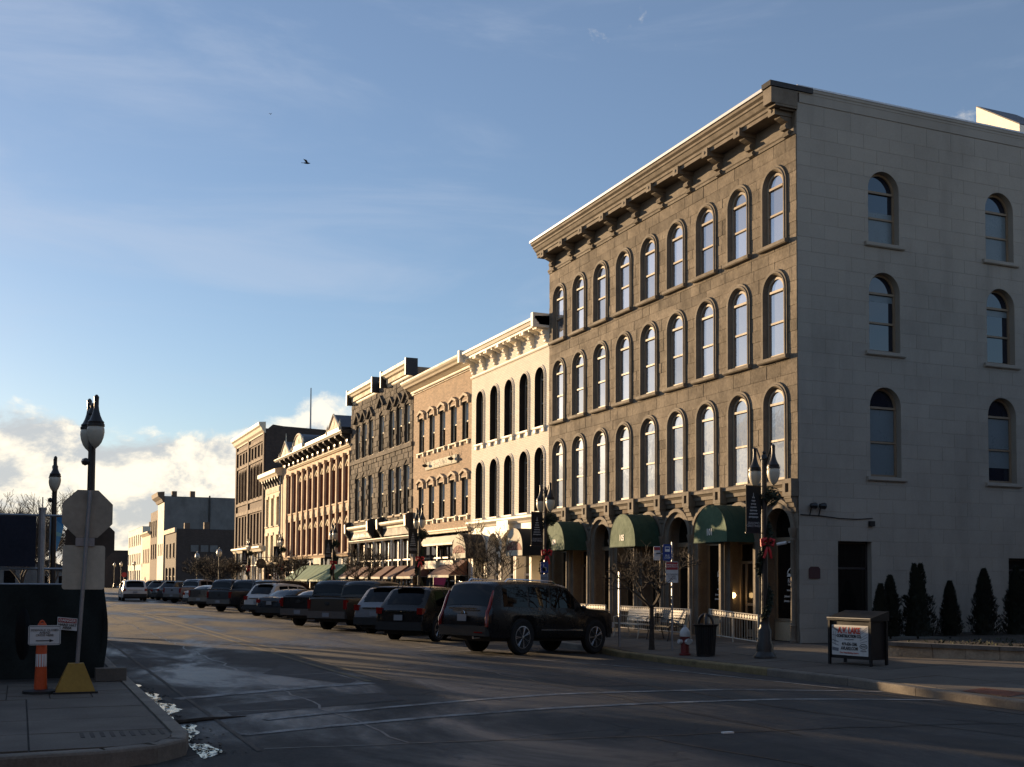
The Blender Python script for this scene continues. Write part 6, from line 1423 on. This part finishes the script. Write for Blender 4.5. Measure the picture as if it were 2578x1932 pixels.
screen((-6, 20.05), (1.27, 20.0), 1.63, hole=(6.07, .85, .115, .42), bulge=.08); screen((1.27, 20.0), (1.27, 37.5), 1.25)
pm_ = MB().lathe([(.03, 0), (.03, 1.62), (0, 1.66)], n=8).mesh('post', galv)
for x in (-5.5, -3.3, -1.1, 1.2): inst(pm_, 'post', fe, (x, 20.12, .08))
for k in range(6): inst(pm_, 'post', fe, (1.2, 22.6+2.6*k, .08), (1, 1, .75))
MB().tube([(-6, 20.12, 1.64), (1.2, 20.12, 1.64)], .02, 6).build('top_rail', galv, fe); MB().tube([(1.2, 20.12, 1.26), (1.2, 37.5, 1.26)], .02, 6).build('top_rail', galv, fe)
ct = thing('dark_backing_box', 'low dark box added behind the fence screen to darken its hole', 'container', (-2.6, 23, .1)); MB().box(-6.2, .7, 21.2, 23.6, .1, 1.5).build('shell', M('dark_backing', (.03, .03, .03), .6, .2), ct)  # added box, makes the view through the screen hole dark
for k in range(14): MB().box(-6.1+.5*k, -5.9+.5*k, 21.14, 21.2, .15, 1.45).build('rib', dkmetal, ct)
dz = thing('danger_sign', 'red and white danger sign hung on the dark fence screen', 'sign', (.72, 19.95, .9)); b = MB(); b.add([(.57, 19.93, .92), (.87, 19.93, .89), (.875, 19.93, 1.09), (.575, 19.93, 1.12), (.57, 19.94, .92), (.87, 19.94, .89), (.875, 19.94, 1.09), (.575, 19.94, 1.12)], [(0, 1, 2, 3), (4, 5, 6, 7), (0, 1, 5, 4), (2, 3, 7, 6)]); b = b.build('plate', signw, dz)
MB().add([(.585, 19.927, 1.035), (.86, 19.927, 1.01), (.862, 19.927, 1.08), (.587, 19.927, 1.105)], [(0, 1, 2, 3)]).build('red_band', signr, b); text('DANGER', .062, (.725, 19.924, 1.058), (1, 0, -.09), (0, -1, 0), letw, b, 'sign_lettering', bold=.001); text('HARD HAT\nAREA', .055, (.722, 19.926, .965), (1, 0, -.09), (0, -1, 0), letk, b, 'sign_lettering', bold=.001)
g = MB().box(1.15, 1.62, 19.6, 19.85, .1, .30); tag(g.build('footing_block', conc), 'small concrete footing block at the fence corner', 'block')
# framed hoarding banner on the site
ho = thing('site_banner', 'large dark banner stretched in a pipe frame behind the fence', 'banner', (-1.5, 27, 0)); MB().box(-4.2, .30, 26.98, 27.0, 1.98, 3.07).build('cloth', M('navy_banner_cloth', (.008, .010, .022), .8, .1), ho)
for z in (3.10, 1.94): MB().tube([(-4.3, 27.05, z), (.85, 27.05, z)], .03, 6).build('frame_rail', galv, ho)
MB().lathe([(.075, 0), (.075, 3.22), (.09, 3.22), (.09, 3.27)], (.42, 27.05, 0), 10).build('frame_post', galv, ho); MB().tube([(.42, 27.05, 3.27), (.42, 27.05, 3.5)], .012, 4).build('rod', galv, ho); MB().lathe([(.06, 0), (.06, 3.2)], (-4.3, 27.05, 0), 8).build('frame_post', galv, ho)
ff = thing('feather_flag', 'pale blue curved flag beside the second left lamp post', 'flag', (.8, 33.6, .1)); MB().tube([(.72, 33.6, .1), (.72, 33.6, 3.5)], .015, 5).build('pole', galv, ff)
pts = [(.73, 3.45), (1.08, 3.42), (1.06, 3.1), (.98, 2.75), (.88, 2.4), (.78, 2.1), (.74, 2.05)]; blu = M('pale_blue_cloth', (.16, .42, .62), .7, .15, 3); MB().prism(pts, 33.6, 33.612, lambda p, q, a: (p, a, q)).build('cloth', blu, ff)
MB().prism([(.735, 2.9), (1.0, 2.86), (1.02, 2.95), (.735, 3.05)], 33.594, 33.599, lambda p, q, a: (p, a, q)).build('cloth_stripe', M('pale_green_cloth', (.35, .62, .55), .7, .1), ff); MB().prism([(.735, 3.44), (1.07, 3.41), (1.055, 3.15)], 33.594, 33.599, lambda p, q, a: (p, a, q)).build('cloth_stripe', M('mid_blue_cloth', (.05, .25, .5), .7, .1), ff)
# lot behind the fence: bare trees, low houses
bare_tree('lot_tree', 'tall bare tree behind the dark banner at the left edge', (0.2, 70, 0), 5.6, .75, .11, 51, fork=.25, levels=6, group='bare trees on the left lot', mat=barkg, upright=.7, nb=4, minr=.009)
bare_tree('lot_tree', 'spreading bare tree behind the frame post at the left edge', (2.0, 82, 0), 5.2, .9, .11, 53, fork=.25, levels=6, group='bare trees on the left lot', mat=barkg, upright=.5, nb=4, minr=.010)
for k, (x, y, h, w_) in enumerate(((-3, 120, 3.2, 9), (3.0, 150, 2.6, 6))):
    t = thing('far_house', ['low dark house far behind the left fence', 'small far house left of the street end'][k], 'house', (x, y, 0), 'far houses'); MB().box(x-w_/2, x+w_/2, y, y+7, -.2, h).build('wall', greyst, t); MB().prism([(x-w_/2-.3, h), (x+w_/2+.3, h), (x, h+1.3)], y-.3, y+7.3, lambda p, q, a: (p, a, q)).build('roof', roofm, t)
    for j in range(3): MB().box(x-w_/2+.8+j*w_/3.4, x-w_/2+1.8+j*w_/3.4, y-.03, y+.02, h*.35, h*.75).build('window', glassd, t)
# ------------------------------------------------------------------ out of the picture: unseen building, blocks and trees placed for their shade
ofb = thing('unseen_shade_building', 'unseen brick building placed left of the picture to shade the junction', 'building', (-10, 30, .1))
def plain(t, x0, x1, y0, y1, h, mat, face, n, rows):
    MB().box(x0, x1, y0, y1, .05, h).build('wall', mat, t); MB().box(x0-.2, x1+.2, y0-.2, y1+.2, h, h+.3).build('cornice', roofm, t)
    for r_ in range(rows):
        for k in range(n):
            if face == 'x': s = y0+(y1-y0)*(k+.5)/n; MB().box(x1-.05, x1+.03, s-.6, s+.6, 1+3.2*r_, 2.8+3.2*r_).build('window', glassd, t)
            else: s = x0+(x1-x0)*(k+.5)/n; MB().box(s-.7, s+.7, y1-.05, y1+.03, 1+3.2*r_, 2.8+3.2*r_).build('window', glassd, t)
plain(ofb, -18, -4.0, 22, 38.5, 5.8, tanb, 'x', 6, 1)
ofb2 = thing('unseen_block', 'unseen brick block added behind the viewer to cut sky light', 'building', (20, -18, .1)); plain(ofb2, -30, 60, -30, -13, 13, darkbr, 'y', 18, 3)  # unseen blocks behind the viewer, added to cut sky light
ofb3 = thing('unseen_block', 'unseen brick block added to the right behind the viewer to cut sky light', 'building', (60, -5, .1)); plain(ofb3, 34, 60, -9, 9, 11, darkbr, 'x', 4, 3)
for k, (a, b, h) in enumerate(((-8, 30, 8.2), (34, 74, 7.4), (80, 118, 7.8))):
    t = thing('unseen_block', 'unseen dark brick block added well left of the picture to darken car reflections, %s from the viewer' % ['first', 'second', 'third'][k], 'building', (-40, (a+b)/2, .1)); plain(t, -52, -31, a, b, h, darkbr, 'x', 8, 2)  # unseen blocks added to darken reflections in the parked cars
for k, (x, y, h, lv, nb_) in enumerate(((-5.4, 42.6, 6.2, 4, 3), (-6.0, 49.0, 6.8, 6, 4), (-5.8, 54.6, 6.6, 6, 4))):  # unseen trees, branch density shaped for streaks of shade on the road
    bare_tree('unseen_shade_tree', 'unseen bare tree placed for streaked shade left of the picture, %s from the brick building' % ['first', 'second', 'third'][k], (x, y, .1), h, .6, .17, 60+k, fork=.16, levels=lv, group='unseen shade trees left of the picture', upright=.8, nb=nb_, minr=.028)
flush_texts()
for x, y, lab in spots:
    c = copy_tree(lp); c['label'] = lab; LAMPS.append((c, x, y))
for o, x, y in LAMPS: place(o, x, y, sw(x))
GLL = 'lamp posts along the left pavement'
l2 = make_lamp('twin globe lamp post behind the octagonal signs on the left corner', GLL, arm=.27, banner=False, garland=False); place(l2, 1.12, 21.6, .08, .16)
for o in (l2,): MB().lathe([(0, -.07), (.06, -.05), (.07, .05), (0, .07)], (-.10, 0, 3.72), 8, 'y').build('sensor', dkpole, o)
c = copy_tree(l2); c['label'] = 'twin globe lamp post beside the pale blue flag'; place(c, .80, 33.1, .1, .0)
GF = 'far acorn lamp posts'
al = make_lamp('acorn lamp post at the far cross street corner by the tall brick building', GF, banner=False, garland=False, acorn=True); place(al, 17.6, 113, 0)
for x, y, lab in ((18.3, 133, 'acorn lamp post before the low dark brick building'), (18, 207, 'far acorn lamp post before the red far building'), (17.0, 222, 'far acorn lamp post, second from the street end'), (16.5, 231, 'far acorn lamp post, third from the street end'), (16.2, 262, 'farthest acorn lamp post at the street end')):
    c = copy_tree(al); c['label'] = lab; place(c, x, y, 0)
st = thing('stop_sign', 'small red stop sign far down the street', 'sign', (16.2, 205, -.2)); MB().tube([(16.2, 205, -.2), (16.2, 205, 2.6)], .04, 5).build('post', galv, st); MB().prism([(16.2+.45*math.cos(PI/8+PI/4*k), 2.3+.45*math.sin(PI/8+PI/4*k)) for k in range(8)], 204.93, 204.95, lambda p, q, a: (p, a, q)).build('octagon_plate', signr, st)
